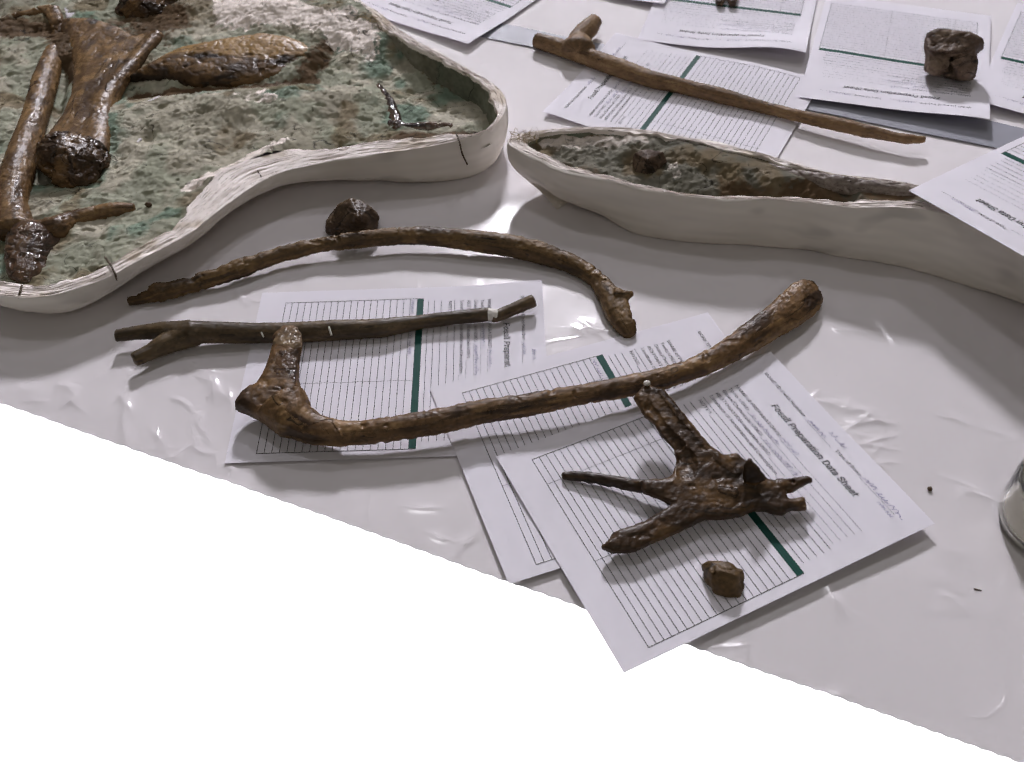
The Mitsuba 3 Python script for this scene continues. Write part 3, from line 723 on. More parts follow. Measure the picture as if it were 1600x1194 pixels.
    if area < 0: Fr2, Fl = Fr2[:, ::-1], Fl[:, ::-1]
    ur = uv.reshape(n, -1, 2)[:, :nr].reshape(-1, 2)
    return trimesh.Trimesh(Vw, Fw, process=False), (trimesh.Trimesh(Vr2, Fr2, process=False), ur), trimesh.Trimesh(Vl, Fl, process=False), pin

def rock_field(poly, zf, res, grow=0.006):
    """Grid surface over the polygon with heights zf(XY)."""
    pg = poly.buffer(grow)
    x0, y0, x1, y1 = pg.bounds
    gx, gy = np.meshgrid(np.arange(x0, x1 + res, res), np.arange(y0, y1 + res, res), indexing='ij')
    ins = shapely.contains_xy(pg, gx, gy)
    XY = np.stack([gx, gy], -1)
    z = zf(XY.reshape(-1, 2))
    V = np.c_[XY.reshape(-1, 2), z]
    nx, ny = gx.shape
    i, j = np.meshgrid(np.arange(nx - 1), np.arange(ny - 1), indexing='ij')
    ok = ins[:-1, :-1] & ins[1:, :-1] & ins[:-1, 1:] & ins[1:, 1:]
    i, j = i[ok], j[ok]
    Q = np.stack([i * ny + j, (i + 1) * ny + j, (i + 1) * ny + j + 1, i * ny + j + 1], 1)
    F = np.vstack([Q[:, [0, 1, 2]], Q[:, [0, 2, 3]]])
    used = np.unique(F); mp = np.full(len(V), -1); mp[used] = np.arange(len(used))
    return trimesh.Trimesh(V[used], mp[F], process=False)

def blob(XY, px, py, z, r):
    c = at(px, py, z)[:2]
    return np.exp(-((XY - c) ** 2).sum(1) / r ** 2)
def seg(XY, a, b, z, r):
    A, B = at(*a, z)[:2], at(*b, z)[:2]
    ab = B - A; t = np.clip(((XY - A) @ ab) / (ab @ ab), 0, 1)
    return np.exp(-((XY - A - t[:, None] * ab) ** 2).sum(1) / r ** 2)

# ---- the big jacket, upper left
H1 = 0.043
def hx1(x): return H1 + 0.013 * np.clip((x + 0.30) / 0.24, 0, 1)
O1 = [(-40, 455, .043, .07), (0, 463, .043, .053), (50, 466, .043, .034), (88, 461, .043, .026), (126, 449, .043, .028), (151, 440, .043, .06), (183, 427, .043, .09), (215, 408, .043, .10), (251, 391, .043, .10), (301, 364, .043, .10), (339, 331, .043, .10), (377, 304, .044, .10), (410, 282, .045, .095), (450, 265, .046, .085), (526, 250, .048, .042), (591, 241, .051, .032), (626, 237, .053, .018), (676, 229, .055, .010), (727, 218, .056, .008), (752, 211, .056, .009), (777, 196, .056, .012),
      (790, 176, .056, .014), (793, 160, .056, .014), (784, 141, .056, .014), (764, 125, .056, .014), (727, 104, .056, .014), (689, 82, .056, .014), (651, 63, .055, .014), (618, 42, .054, .014), (596, 20, .053, .014), (570, 6, .052, .014), (548, -14, .05, .014), (500, -60, .047, .014), (380, -110, .045, .02), (160, -130, .044, .02), (-60, -120, .044, .02), (-200, -40, .044, .02), (-260, 120, .043, .03), (-230, 300, .043, .04), (-150, 420, .043, .07)]
I1 = [(-20, 432), (0, 440), (50, 446), (88, 443), (138, 427), (173, 411), (226, 381), (271, 356), (284, 336), (298, 314), (314, 294), (336, 268), (362, 246), (395, 230), (430, 225), (475, 227), (526, 230), (548, 221), (601, 216), (651, 214), (701, 208), (727, 211),
      (757, 207), (774, 186), (773, 166), (764, 143), (748, 124), (701, 99), (651, 76), (611, 54), (576, 26), (545, 8), (520, -14), (470, -50), (370, -92), (160, -112), (-40, -100), (-170, -30), (-225, 120), (-200, 290), (-125, 400)]
def depth1(p): return np.interp(p[0], [-0.40, -0.20, -0.05, 0.0], [0.008, 0.012, 0.020, 0.030]) + (0.012 if p[1] > 1.0 and p[0] > -0.2 else 0)
wall, (rim, ruv), lining, pin1 = jacket_shell(O1, I1, lambda p: float(hx1(at(p[0], p[1], 0.05)[0])), 900, depth1, seed=1, lam=0.0014)
add('plaster_jacket__shell', wall, 'plaster_wall', True)
add('plaster_jacket__rim', rim, 'plaster_rim', True, uv=ruv)
add('plaster_jacket__lining', lining, 'rock_lining', True)

def z1(XY):
    p3 = np.c_[XY, XY[:, 0] * 0]
    z = hx1(XY[:, 0]) - 0.006
    # the right end is dug out deeper
    c = at(690, 150, H1)[:2]
    z -= 0.026 * np.clip(1 - np.hypot((XY[:, 0] - c[0]) / 0.17, (XY[:, 1] - c[1]) / 0.14), 0, 1) ** 0.6
    z += 0.020 * (meshkit.fbm(p3 * 13, 4, 11) - 0.5)
    z += 0.0072 * (meshkit.fbm(p3 * 48, 5, 12) - 0.5) + 0.0027 * (meshkit.fbm(p3 * 230, 2, 19) - 0.5)
    # broken, layered crust: small terraces
    q = meshkit.fbm(np.c_[XY * [26, 60], XY[:, 0] * 0], 3, 13)
    z += 0.0035 * (np.floor(q * 7) / 7 + 0.5 * np.clip((q * 7) % 1 * 3, 0, 1) / 7 - 0.5)
    pit = meshkit.noise(np.c_[XY * 130, XY[:, 0] * 0], 14); z -= 0.0028 * np.clip((pit - 0.82) / 0.1, 0, 1)
    # troughs beside the bones, banks between them
    z -= 0.016 * seg(XY, (92, 90), (60, 260), H1, 0.010)
    z -= 0.010 * seg(XY, (200, 130), (470, 118), H1, 0.016)
    z += 0.010 * seg(XY, (330, 165), (560, 140), H1, 0.028)
    z += 0.006 * blob(XY, 330, 30, H1, 0.05)
    z += 0.012 * seg(XY, (300, 10), (540, 30), H1, 0.035)
    z -= 0.012 * seg(XY, (500, 95), (520, 70), H1, 0.014)
    z -= 0.008 * blob(XY, 760, 190, H1, 0.03)
    z += 0.010 * blob(XY, 235, 28, H1, 0.045)
    z -= 0.009 * blob(XY, 118, 250, H1, 0.045)
    z -= 0.010 * blob(XY, 228, 205, H1, 0.012)
    z += 0.010 * seg(XY, (330, 280), (450, 226), H1, 0.016)
    return z
for a_, b_, r_m, w_, d_ in (((370, 18), (370, 18), .055, .9, 0), ((420, 15), (560, 55), .034, .85, 0), ((330, 150), (400, 150), .022, .45, 0), ((540, 60), (580, 80), .02, .5, 0), ((300, 282), (440, 222), .014, 1.0, 0), ((400, 165), (560, 135), .024, .3, 0),
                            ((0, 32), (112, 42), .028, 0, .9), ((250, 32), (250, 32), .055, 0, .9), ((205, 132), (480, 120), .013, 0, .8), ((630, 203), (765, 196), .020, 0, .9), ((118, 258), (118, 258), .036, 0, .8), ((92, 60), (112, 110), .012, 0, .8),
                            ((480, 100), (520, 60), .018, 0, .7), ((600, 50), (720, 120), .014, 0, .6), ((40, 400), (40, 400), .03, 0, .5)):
    smear('rock_green', a_, b_, H1, r_m, w_, d_)
add('plaster_jacket__rock', rock_field(pin1, z1, 0.0014), 'rock_green', True)
tag('plaster_jacket', 'big white plaster field jacket full of greenish rock and embedded brown bones', 'plaster jacket')

def zm(px, py):
    return float(z1(at(px, py, H1 - 0.006)[None, :2])[0])
B0 = H1 - 0.0145
def seat(points, lift): return [(x, y, B0 + lift) for x, y in points]
# left shaft with its T-shaped end
bone('plaster_jacket__bone', [Tube([(75, 72), (53, 121), (35, 188), (15, 239), (2, 276), (-6, 330), (-4, 372)], [(99, 82), (90, 126), (73, 188), (58, 239), (44, 296), (41, 318), (52, 352)], [-0.006, -0.004, -0.003, -0.002, -0.002], 0.8, base=B0),
     Tube([(30, 352), (63, 344), (113, 330), (176, 317), (209, 318)], [(36, 388), (95, 380), (113, 360), (151, 348), (210, 337)], [-0.001, -0.001, -0.001, -0.001], 0.8, base=B0)],
     'bone_set', 'long tan bone with a side branch along the left of the rock', None, k=0.006, amp=0.0009, floor=None, seed=3)
bone('plaster_jacket__bone_001', [Tube([(15, 378), (12, 400), (16, 424)], [(96, 372), (84, 400), (78, 427)], [-0.004, -0.006], 0.55, base=B0, end=0.8)],
     'bone_coated', 'glossy glue-coated dark bone end', None, amp=0.002, pits=0.002, floor=None, seed=5)
# broad three-cornered bone
P2 = [(92, 36), (150, 34), (196, 50), (215, 62), (236, 56), (258, 56), (240, 72), (219, 95), (200, 120), (187, 141), (178, 171), (174, 214), (168, 250), (150, 272), (122, 282), (92, 280), (68, 262), (62, 240), (70, 222), (98, 186), (112, 152), (116, 113), (110, 80), (98, 55)]
bone('plaster_jacket__bone_002', [Slab(P2, [(95, 40, B0 + 0.004), (240, 60, B0 + 0.004), (120, 270, B0 + 0.005)], 0.0115, 0.020, upright=True),
     Tube([(240, 50), (219, 75), (180, 120), (150, 160)], [(258, 66), (226, 95), (192, 140), (174, 180)], [0.001, 0.003, 0.001, -0.006], 0.8, base=B0)], 'bone_set', 'broad tan bone flaring to a wing at its top', None, k=0.008, amp=0.0010, amp2=0.0003, floor=None, seed=8)
bone('plaster_jacket__bone_003', [Tube([(66, 236), (62, 258), (84, 276)], [(170, 240), (168, 256), (152, 274)], [-0.004, -0.002], 0.5, base=B0, end=0.7)], 'bone_set_dark', 'dark crumbling foot of the broad bone', None, amp=0.003, amp2=0.001, pits=0.002, floor=None, seed=9)
# leaf-shaped bone
P3 = [(198, 126), (251, 95), (284, 79), (352, 66), (410, 57), (450, 62), (478, 72), (496, 84), (490, 98), (462, 112), (440, 128), (400, 138), (340, 139), (300, 136), (260, 128)]
bone('plaster_jacket__bone_004', [Slab(P3, [(210, 125, B0 + 0.005), (470, 90, B0 + 0.006), (350, 62, B0 + 0.012), (350, 135, B0 - 0.003)], 0.014, 0.024)], 'bone_leaf', 'leaf-shaped dark bone with an ochre upper face', None, amp=0.0012, amp2=0.0004, freq2=300, pits=0.002, floor=None, seed=12)
# dark lump at the top, reddish splinters
bone('plaster_jacket__bone_005', [Ball(230, 20, B0 + 0.006, 0.036, 1.15, 0.8, 0.75), Ball(268, 8, B0 + 0.006, 0.026, 1.1, 0.8, 0.8)], 'bone_set_dark', 'dark rough lump at the top of the rock', None, k=0.01, amp=0.006, amp2=0.0015, freq=60, floor=None, seed=15)
bone('plaster_jacket__bone_006', [Tube([(0, 28), (40, 18), (78, 8)], [(0, 46), (40, 34), (84, 28)], [-0.004, 0.0, -0.002], 0.6, base=B0), Tube([(70, 20), (80, 40), (84, 60)], [(92, 14), (100, 34), (100, 62)], [0.0, 0.002, -0.006], 0.7, base=B0)], 'bone_set', 'reddish broken bone in the upper corner', None, amp=0.003, floor=None, seed=16)
bone('plaster_jacket__bone_007', [Tube([(584, 134), (600, 165), (612, 200)], [(594, 132), (620, 168), (630, 212)], [-0.006, -0.007, -0.009], 0.6, base=B0), Tube([(606, 190), (650, 192), (700, 196)], [(610, 214), (650, 212), (712, 206)], [-0.009, -0.009, -0.010], 0.6, base=B0)], 'bone_coated', 'small reddish bone strip in the right end', None, amp=0.002, floor=None, seed=17)
for k, (pl, zz) in enumerate((([(217, 190), (222, 165), (240, 155), (252, 150), (246, 165), (236, 176), (228, 195)], 0.006), ([(206, 228), (212, 220), (224, 216), (218, 226), (208, 232)], 0.003), ([(546, 134), (556, 124), (578, 126), (580, 140), (566, 148), (552, 146)], -0.004), ([(330, 262), (345, 258)], None), ([(100, 14), (118, 10), (132, 28), (120, 32), (104, 30)], 0.006))):
    if zz is None: continue
    sl = Slab(pl, [(pl[0][0], pl[0][1], B0 + zz)], 0.0022, 0.003)
    m, uv = sculpt([sl], h=0.0009, amp=0.0016, freq=120, floor=None, seed=20 + k)
    add('plaster_jacket__foil' + ('' if k == 0 else f'_{k:03d}'), m, 'film_silver', True, uv=uv)
# twine and straw caught in the rim
def strand(key, px, z, r, mat, lab=None):
    add(key, wire([at(x, y, zz) for (x, y), zz in zip(px, z)], r), mat, True, lab)
strand('plaster_jacket__twine', [(164, 402), (172, 412), (176, 420), (180, 428), (182, 438)], [H1, H1 + 0.003, H1 + 0.002, H1, H1 - 0.008], 0.0010, 'twine_dark')
strand('plaster_jacket__twine_001', [(34, 446), (31, 456), (29, 466)], [H1 + 0.002, H1 + 0.002, H1 - 0.002], 0.0009, 'twine_dark')
strand('plaster_jacket__twine_002', [(713, 208), (718, 222), (722, 240), (730, 257)], [H1 + 0.014, H1 + 0.014, H1 + 0.006, H1 - 0.012], 0.0010, 'twine_dark')
strand('plaster_jacket__twine_003', [(402, 266), (408, 276), (412, 284)], [H1 + 0.002, H1 + 0.001, H1 - 0.004], 0.0008, 'twine_dark')

# ---- the canoe-shaped jacket, right
H2 = 0.062
def hx2(x): return H2 + 0.013 * np.clip((x - 0.34) / 0.10, 0, 1)
O2 = [(792, 217, .062, .08), (794, 228, .062, .08), (815, 240, .062, .068), (845, 251, .062, .050), (865, 261, .062, .042), (900, 271, .062, .034), (941, 279, .062, .022), (963, 284, .062, .006), (1001, 294, .062, .002), (1064, 305, .062, .003), (1127, 311, .062, .004), (1199, 312, .062, .004), (1275, 319, .063, .007), (1338, 327, .066, .004), (1401, 325, .071, .002), (1439, 327, .074, .002), (1480, 336, .075, .004), (1540, 356, .075, .008), (1600, 380, .075, .014), (1720, 430, .075, .02), (1860, 500, .075, .02), (1900, 470, .075, .02), (1840, 400, .075, .02), (1740, 350, .075, .02), (1600, 312, .075, .02), (1540, 302, .075, .012), (1484, 298, .075, .01), (1451, 292, .073, .01),
      (1414, 284, .070, .01), (1363, 278, .066, .01), (1300, 272, .063, .01), (1250, 258, .062, .01), (1200, 243, .062, .01), (1150, 229, .062, .01), (1110, 220, .062, .01), (1060, 211, .062, .01), (1020, 204, .062, .014), (976, 199, .062, .02), (920, 198, .062, .03), (880, 199, .062, .04), (840, 204, .062, .05), (812, 209, .062, .07)]
I2 = [(824, 221), (836, 234), (868, 247), (900, 262), (951, 274), (1001, 288), (1064, 299), (1127, 305), (1199, 307), (1275, 314), (1338, 320), (1401, 317), (1440, 318), (1466, 326), (1500, 322), (1484, 304), (1451, 297), (1414, 289), (1363, 283), (1300, 278), (1250, 265), (1200, 250), (1150, 236), (1110, 227), (1060, 218), (1020, 211), (976, 206), (920, 205), (880, 206), (845, 211)]
wall, (rim, ruv), lining, pin2 = jacket_shell(O2, I2, lambda p: float(hx2(at(p[0], p[1], 0.06)[0])), 900, lambda p: 0.030, seed=4, lam=0.0010, bulge=0.004)
add('plaster_jacket_001__shell', wall, 'plaster_wall', True)
add('plaster_jacket_001__rim', rim, 'plaster_rim', True, uv=ruv)
add('plaster_jacket_001__lining', lining, 'rock_lining', True)
def z2(XY):
    p3 = np.c_[XY, XY[:, 0] * 0]
    z = hx2(XY[:, 0]) - 0.008 + 0.010 * np.clip((XY[:, 1] - (at(1100, 262, H2)[1] - 0.55 * (XY[:, 0] - at(1100, 262, H2)[0]))) / 0.05, -0.6, 1)
    z += np.interp(XY[:, 0], [0.0, 0.05, 0.12, 0.30, 0.42], [0.010, 0.002, 0.0, 0.0, 0.012])
    z += 0.013 * (meshkit.fbm(p3 * 22, 4, 31) - 0.5) + 0.008 * (meshkit.fbm(p3 * 70, 3, 32) - 0.5)
    pit = meshkit.noise(np.c_[XY * 120, XY[:, 0] * 0], 34); z -= 0.002 * np.clip((pit - 0.8) / 0.1, 0, 1)
    z += 0.003 * (meshkit.fbm(p3 * 260, 2, 39) - 0.5) - 0.008 * seg(XY, (1230, 283), (1490, 300), H2, 0.010)
    z -= 0.010 * seg(XY, (1150, 290), (1330, 306), H2, 0.012)
    return np.minimum(z, hx2(XY[:, 0]) - 0.002)
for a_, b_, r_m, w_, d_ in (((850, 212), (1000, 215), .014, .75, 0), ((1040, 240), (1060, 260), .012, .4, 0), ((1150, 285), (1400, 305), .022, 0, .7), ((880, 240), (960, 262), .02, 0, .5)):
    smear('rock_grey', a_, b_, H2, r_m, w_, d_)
add('plaster_jacket_001__rock', rock_field(pin2, z2, 0.0014, 0.0015), 'rock_grey', True)
bone('plaster_jacket_001__bone', [Tube([(1170, 250), (1250, 266), (1330, 279), (1420, 289), (1486, 298)], [(1170, 276), (1250, 292), (1330, 304), (1420, 314), (1488, 303)], [0.044, 0.050, 0.056, 0.062, 0.064], 0.6)], 'bone_grey', 'greyish bone shaft running into the closed end', None, amp=0.0015, floor=None, seed=41)
bone('plaster_jacket_001__bone_001', [Facets([(986, 262, .044), (992, 240, .062), (1010, 234, .068), (1036, 238, .064), (1040, 252, .056), (1022, 274, .048), (990, 280, .040), (1012, 250, .066), (1000, 270, .030), (1040, 262, .030)])], 'bone_block', 'brown knob rising from the middle of the rock', None, amp=0.0035, freq=70, floor=None, seed=42)
r_ = np.random.default_rng(5)
fib = []
for k in range(46):
    x, y = r_.uniform(800, 842), r_.uniform(205, 222)
    a = at(x, y, H2 + r_.uniform(0.0, 0.003)); d = r_.normal(0, 1, 3) * [1, 1, 0.35]; d /= np.linalg.norm(d)
    fib.append(wire([a - d * 0.005, a + r_.normal(0, 0.001, 3), a + d * r_.uniform(0.004, 0.009)], 0.00028, 4))
for k in range(60):
    x = r_.uniform(530, 612); y = np.interp(x, [530, 560, 612], [4, 20, 48]) + r_.uniform(-6, 5)
    a = at(x, y, H1 + 0.009 + r_.uniform(-0.001, 0.003)); d = r_.normal(0, 1, 3) * [1, 1, 0.3]; d /= np.linalg.norm(d)
    (fib2 := globals().setdefault('FIB2', [])).append(wire([a - d * 0.006, a + r_.normal(0, 0.001, 3), a + d * r_.uniform(0.004, 0.010)], 0.00035, 4))
add('plaster_jacket_001__burlap_fibres', trimesh.util.concatenate(fib), 'straw', True, None, None, None, 'stuff')
add('plaster_jacket__burlap_fibres', trimesh.util.concatenate(FIB2), 'straw', True, None, None, None, 'stuff')
tag('plaster_jacket_001', 'narrow canoe-shaped white plaster jacket with grey rock inside', 'plaster jacket')

# ------------------------------------------------------------------ loose bones
bone('fossil_bone', [Tube([(836, 52), (863, 58), (900, 70), (931, 80), (976, 95), (1016, 111), (1076, 126), (1127, 138), (1200, 161), (1250, 173), (1326, 188), (1401, 208), (1449, 215)],
     [(837, 74), (875, 86), (913, 100), (961, 118), (1016, 136), (1066, 146), (1127, 161), (1200, 178), (1275, 197), (1351, 214), (1414, 224), (1443, 222)], [0.003, 0.0035, 0.004, 0.005, 0.006, 0.008, 0.011], 0.9, sm=1.0, end=0.25),
     Tube([(880, 68), (892, 52), (907, 38), (922, 28)], [(928, 84), (919, 67), (934, 49), (941, 34)], [0.005, 0.006, 0.009, 0.012], 0.7, n=60, end=0.5)],
     'bone_brown', 'long straight tapering brown bone with a stub near its thick end', 'fossil bone', k=0.004, amp=0.0006, seed=51)

bone('fossil_bone_001', [Tube([(200, 463), (214, 460), (236, 453), (240, 445), (289, 434), (303, 437), (310, 427), (344, 418), (352, 412), (400, 399), (450, 384), (500, 373), (551, 365), (621, 358), (676, 358), (727, 362), (799, 370), (850, 382), (901, 403), (931, 421), (958, 446), (974, 462), (983, 482), (993, 506), (992, 524)],
     [(201, 477), (239, 472), (276, 466), (312, 453), (352, 443), (400, 423), (438, 408), (500, 393), (551, 386), (626, 379), (676, 381), (727, 388), (799, 398), (863, 413), (901, 428), (926, 446), (938, 471), (948, 493), (960, 511), (978, 527)],
     [0.002, 0.003, 0.006, 0.009, 0.008, 0.004, 0.002, 0.002], [.75, .8, .85, .85, .85, .8, .7], n=260, sm=0.8, end=0.12, chip=(0.20, 0.42, 3)), Tube([(960, 452), (972, 455), (988, 456)], [(966, 472), (980, 468), (988, 462)], [0.012, 0.014, 0.016], 0.8, n=20, sm=1)],
     'bone_olive', 'curved dark brown rib arching over the bare white cover', 'fossil bone', k=0.004, amp=0.0007, amp2=0.0008, freq=80, freq2=330, pits=0.0016, seed=52, fat=0.0009, h=0.0011, cuts=[Ball(988, 500, .010, .0045, 1.2, .7, 1.5), Ball(946, 512, .010, .004), Ball(990, 470, .014, .003)])

bone('fossil_bone_002', [Tube([(172, 519), (214, 511), (251, 505), (289, 503), (400, 507), (450, 506), (518, 502), (576, 501), (651, 495), (701, 489), (762, 482)],
     [(176, 533), (212, 529), (245, 528), (275, 531), (301, 535), (400, 534), (470, 533), (538, 529), (601, 525), (664, 511), (714, 505), (766, 500)], [0.009, 0.007, 0.004, 0.003, 0.003, 0.003, 0.004, 0.005], 0.9, n=220, sm=1.2, end=0.2),
     Tube([(204, 555), (226, 544), (245, 530), (290, 512)], [(216, 569), (247, 555), (276, 544), (318, 530)], [0.008, 0.006, 0.004, 0.004], 0.85, n=60, sm=1.2, end=0.3),
     Tube([(766, 489), (777, 486), (800, 476), (836, 462)], [(770, 502), (779, 501), (800, 492), (832, 477)], [0.005, 0.005, 0.007, 0.010], 0.85, n=60, sm=1.2, end=0.3)],
     'bone_smooth', 'slender olive brown bone forked at one end, glued near its tip', 'fossil bone', k=0.005, amp=0.0004, amp2=0.0003, seed=53, fat=0.0012)
m, uv = sculpt([Tube([(759, 482), (776, 485)], [(764, 501), (780, 500)], [0.0045, 0.0045], 1.0, n=20, end=0.3)], h=0.0008, amp=0.0012, freq=150, seed=54)
add('fossil_bone_002__glue_joint', m, 'filler_white', True, 'milky white glue joint before the tip', uv=uv)
def band(key, px, z, r=0.0008):
    add(key, wire([at(x, y, zz) for (x, y), zz in zip(px, z)], r), 'filler_white', True)
band('fossil_bone_002__glue_line', [(514, 505), (514, 512), (518, 524)], [0.0165, 0.0180, 0.0140], 0.0012)
band('fossil_bone_002__glue_line_001', [(421, 508), (422, 513)], [0.0170, 0.0185], 0.0008)
band('fossil_bone_002__glue_line_002', [(408, 519), (412, 527)], [0.0180, 0.0140], 0.0008)

# big rib with the boot-shaped head
PB = [(427, 528), (444, 513), (463, 513), (470, 524), (471, 540), (467, 566), (466, 591), (471, 616), (482, 638), (502, 654), (531, 662), (540, 692), (481, 688), (445, 678), (415, 661), (400, 653), (380, 644), (369, 640), (368, 632), (378, 617), (393, 606), (400, 604), (410, 590), (420, 566), (427, 541)]
bone('fossil_bone_003', [Slab(PB, [(448, 520, 0.031), (380, 630, 0.021), (480, 660, 0.019), (530, 675, 0.019)], 0.0095, 0.010),
     Tube([(462, 600), (474, 628), (501, 654), (531, 662), (576, 661), (614, 654), (649, 648), (713, 636), (761, 625), (808, 620), (859, 611), (919, 601), (975, 589), (1026, 579), (1076, 563), (1114, 543), (1151, 518), (1199, 483), (1225, 460), (1246, 442), (1262, 444)],
     [(420, 655), (440, 676), (481, 688), (526, 693), (576, 691), (649, 682), (683, 676), (746, 661), (821, 649), (896, 633), (975, 621), (1041, 606), (1101, 586), (1151, 563), (1199, 535), (1250, 505), (1278, 482), (1286, 467)],
     [0.010, 0.011, 0.012, 0.014, 0.016, 0.015, 0.012, 0.008, 0.004], [.8, .8, .8, .8, .85, .85, .8, .7, .5], n=260, sm=0.8, end=0.10, chip=(0.06, 0.8, 8)),
],
     'bone_red', 'largest rib, long and reddish brown with a boot-shaped hooked head', 'fossil bone', k=0.007, amp=0.0005, amp2=0.0007, freq=70, freq2=340, pits=0.0013, seed=55, h=0.0011, fat=0.0011)
m, uv = sculpt([Slab([(426, 536), (432, 522), (444, 512), (464, 512), (471, 524), (472, 540), (456, 548), (440, 544)], [(448, 520, 0.0385), (440, 545, 0.036), (470, 540, 0.036)], 0.0028, 0.008)], h=0.0009, amp=0.0010, freq=140, floor=None, seed=56)
add('fossil_bone_003__glue_crust', m, 'glue_amber', True, 'translucent amber glue crust on the hook tip', uv=uv)
m, uv = sculpt([Slab([(436, 548), (466, 546), (463, 580), (462, 604), (466, 628), (448, 640), (424, 626), (414, 608), (424, 590), (430, 566)], [(450, 550, 0.0365), (420, 615, 0.0295), (460, 625, 0.0280)], 0.0022, 0.012)], h=0.0009, amp=0.0012, amp2=0.0008, freq=120, floor=None, seed=59)
add('fossil_bone_003__crackled_patch', m, 'bone_coated', True, 'glossy crackled patch on the boot-shaped head', uv=uv)

# three-armed bone
PT = [(990, 622), (1008, 600), (1036, 612), (1051, 631), (1071, 656), (1091, 683), (1109, 704), (1129, 712), (1151, 709), (1164, 721), (1186, 734), (1199, 750), (1228, 750), (1265, 745), (1270, 751), (1254, 761), (1238, 769), (1227, 770), (1232, 781), (1257, 777), (1260, 797), (1234, 798), (1222, 807), (1195, 799), (1178, 798), (1158, 807), (1128, 812), (1101, 812), (1061, 832), (1021, 848), (991, 863), (957, 865), (939, 857), (941, 851), (967, 829), (987, 824), (1011, 814), (1048, 791), (1040, 784), (1020, 776), (1004, 770), (1000, 752), (1044, 749), (1052, 740), (1057, 721), (1053, 701), (1033, 681), (1023, 663), (1008, 653), (1000, 638)]
bone('fossil_bone_004', [Slab(PT, [(1012, 610, 0.040), (1060, 700, 0.030), (1120, 740, 0.025), (1180, 775, 0.021), (1100, 800, 0.019), (960, 850, 0.016), (1250, 760, 0.020)], 0.0046, 0.006),
     Tube([(881, 738), (920, 738), (960, 744), (991, 750), (1044, 750), (1100, 757), (1150, 766)], [(881, 748), (927, 755), (971, 764), (1001, 769), (1024, 772), (1096, 770), (1146, 778)], [0.007, 0.008, 0.012, 0.018, 0.022], [.8, .8, .8, .9, .9], n=120, sm=1.2, end=0.8),
     Tube([(962, 836), (986, 828), (1012, 817), (1048, 795), (1100, 780)], [(962, 850), (990, 846), (1018, 832), (1056, 811), (1106, 794)], [0.012, 0.013, 0.014, 0.015, 0.016], 0.9, n=120, sm=1.2, end=0.8),
     Tube([(1024, 610), (1052, 642), (1090, 690), (1116, 720), (1144, 742)], [(1036, 612), (1063, 645), (1101, 693), (1130, 718), (1158, 748)], [0.037, 0.034, 0.028, 0.023, 0.019], 1.2, n=60),
     Tube([(1150, 758), (1198, 755), (1228, 752), (1262, 747)], [(1150, 776), (1196, 772), (1229, 766), (1266, 753)], [0.017, 0.018, 0.019, 0.020], 0.8, n=60, sm=1.2, end=0.5),
     Slab([(1160, 730), (1172, 715), (1186, 732), (1198, 749), (1180, 757), (1162, 752)], [(1166, 748, 0.032), (1172, 718, 0.048), (1195, 748, 0.034)], 0.003, 0.004)],
     'bone_chestnut', 'three-armed dark chestnut bone with a forked ragged end, lying on the front sheet', 'fossil bone', k=0.004, amp=0.0004, amp2=0.0007, freq=60, freq2=330, pits=0.0009, seed=57, h=0.0010,
     cuts=[Ball(1262, 749, .021, .0030, 1.4, .8, 1.2), Ball(1238, 752, .026, .0022), Ball(1256, 788, .022, .0026), Ball(1218, 808, .016, .0030), Ball(1140, 708, .032, .0032), Ball(1014, 658, .032, .0025), Ball(946, 846, .017, .003), Ball(1046, 694, .027, .0022), Ball(1072, 724, 0.036, 0.013, 1.0, 1.5, 0.7), Ball(1118, 742, 0.036, 0.010, 1.5, 0.6, 0.7), Ball(1072, 786, 0.033, 0.008, 1.9, 0.6, 0.9), Tube([(1004, 634), (1028, 668), (1054, 704)], [(1020, 628), (1048, 664), (1074, 698)], [0.040, 0.036, 0.029], 0.7, n=40)])
m, uv = sculpt([Ball(1011, 599, 0.047, 0.0020, 1.1, 0.9, 1)], h=0.0006, amp=0.0008, freq=300, floor=None, seed=58)
add('fossil_bone_004__filler_dot', m, 'filler_white', True, 'small white filler dot at the top of the upper arm', uv=uv)

# small pieces
bone('fossil_fragment', [Facets([(509, 350, .012), (510, 366, .002), (521, 337, .020), (531, 318, .031), (548, 310, .036), (562, 312, .034), (581, 326, .028), (592, 340, .018), (590, 358, .006), (560, 338, .034), (545, 372, .002), (585, 368, .002), (520, 330, .001), (590, 335, .001)])],
     'bone_dark', 'dark angular bone fragment behind the curved rib', 'bone fragment', amp=0.0022, freq=90, amp2=0.001, pits=0.001, seed=60)
bone('fossil_fragment_001', [Facets([(1096, 884, .012), (1108, 876, .020), (1138, 878, .020), (1161, 891, .018), (1163, 914, .012), (1155, 936, .005), (1135, 930, .010), (1115, 929, .005), (1102, 908, .006), (1128, 892, .024), (1150, 900, .023), (1112, 896, .021), (1110, 890, .002), (1150, 895, .002)])],
     'bone_olive', 'small olive bone chip on the front sheet below the three-armed bone', 'bone fragment', amp=0.0020, freq=80, seed=61, cuts=[Ball(1120, 915, .020, .006, 0.6, 1.4, 1)])
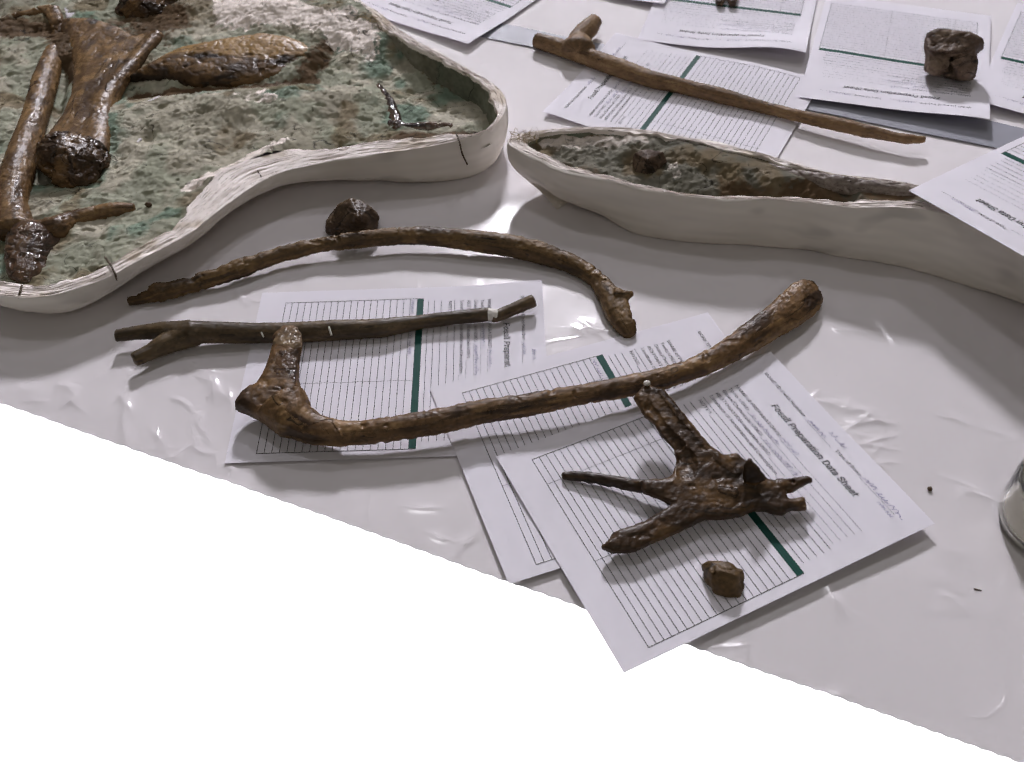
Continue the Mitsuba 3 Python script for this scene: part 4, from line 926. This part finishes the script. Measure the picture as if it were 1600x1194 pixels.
bone('vertebra', [Slab([(1444, 68), (1446, 55), (1461, 48), (1480, 50), (1501, 53), (1514, 54), (1534, 65), (1537, 75), (1524, 86), (1527, 102), (1524, 123), (1501, 123), (1474, 116), (1444, 108), (1447, 88)], [(1450, 55, 0.048), (1530, 65, 0.048), (1530, 118, 0.022), (1450, 106, 0.022)], 0.020, 0.010),
     Facets([(1448, 60, .052), (1465, 50, .056), (1510, 56, .056), (1532, 68, .050), (1520, 84, .046), (1486, 80, .052), (1452, 80, .046), (1460, 70, .030), (1520, 76, .030)]), Ball(1462, 104, 0.030, 0.010), Ball(1508, 110, 0.030, 0.011)],
     'bone_block', 'square brown vertebra with a grooved face on a data sheet', 'vertebra', k=0.003, amp=0.0024, freq=95, amp2=0.0010, freq2=300, pits=0.0018, floor=0.0062, seed=62,
     cuts=[Tube([(1478, 84), (1478, 100), (1480, 116)], [(1490, 84), (1490, 100), (1490, 118)], [0.030, 0.024, 0.016], 1.8, n=30)])
bone('fossil_fragment_002', [Tube([(1114, -30), (1118, -10), (1120, 4)], [(1140, -30), (1134, -8), (1130, 8)], [0.006, 0.006], 0.8, n=40), Tube([(1138, -30), (1138, -8), (1139, 4)], [(1158, -30), (1152, -6), (1149, 9)], [0.006, 0.006], 0.8, n=40)],
     'bone_dark', 'dark two-pronged bone at the top edge of the photo', 'bone fragment', amp=0.0012, floor=0.0045, seed=63)
# crumbs on the cover
def crumb(key, px, py, r, lab, sx=1.0, sy=1.0, z=0.0):
    m, uv = sculpt([Ball(px, py, z + r * 0.75, r, sx, sy, 0.9)], h=max(0.0004, r / 6), amp=r * 0.25, freq=0.9 / r, amp2=0.0, floor=0.0, seed=int(px))
    add(key, m, 'bone_dark', True, lab, 'crumb', uv=uv)
crumb('stone_crumb', 1453, 764, 0.0015, 'single dark crumb on the bare cover beyond the front sheet corner')
crumb('stone_crumb_001', 232, 320, 0.0028, 'dark crumb lying on the rock of the big jacket', 1.1, 0.8, zm(232, 320) - 0.0004)
add('wood_splinter', wire([at(1522, 920, 0.0004), at(1528, 921.5, 0.0004), at(1534, 923, 0.0004)], 0.0005, 6, 0.6), 'twine_dark', True, 'tiny dark splinter on the cover near the glass jar', 'splinter')

# ------------------------------------------------------------------ jar at the right border
jc = at(1641, 822)
def lathe(prof, n=72):
    m = trimesh.creation.revolve(np.array(prof), sections=n); m.apply_translation((jc[0], jc[1], 0.0)); return m
add('glass_jar__glass', lathe([(0, 0.001), (0.036, 0.001), (0.0405, 0.0045), (0.0415, 0.012), (0.0415, 0.044), (0.0400, 0.050), (0.0375, 0.050), (0.0385, 0.044), (0.0385, 0.012), (0.037, 0.0065), (0, 0.0055), (0, 0.001)]), 'jar_glass', 40)
add('glass_jar__powder', lathe([(0, 0.0060), (0.0355, 0.0075), (0.0375, 0.012), (0.0375, 0.042), (0.030, 0.045), (0.012, 0.043), (0, 0.044), (0, 0.0060)]), 'powder_beige', 40)
tag('glass_jar', 'round clear glass jar of beige powder, partly cut off by the right border', 'jar')
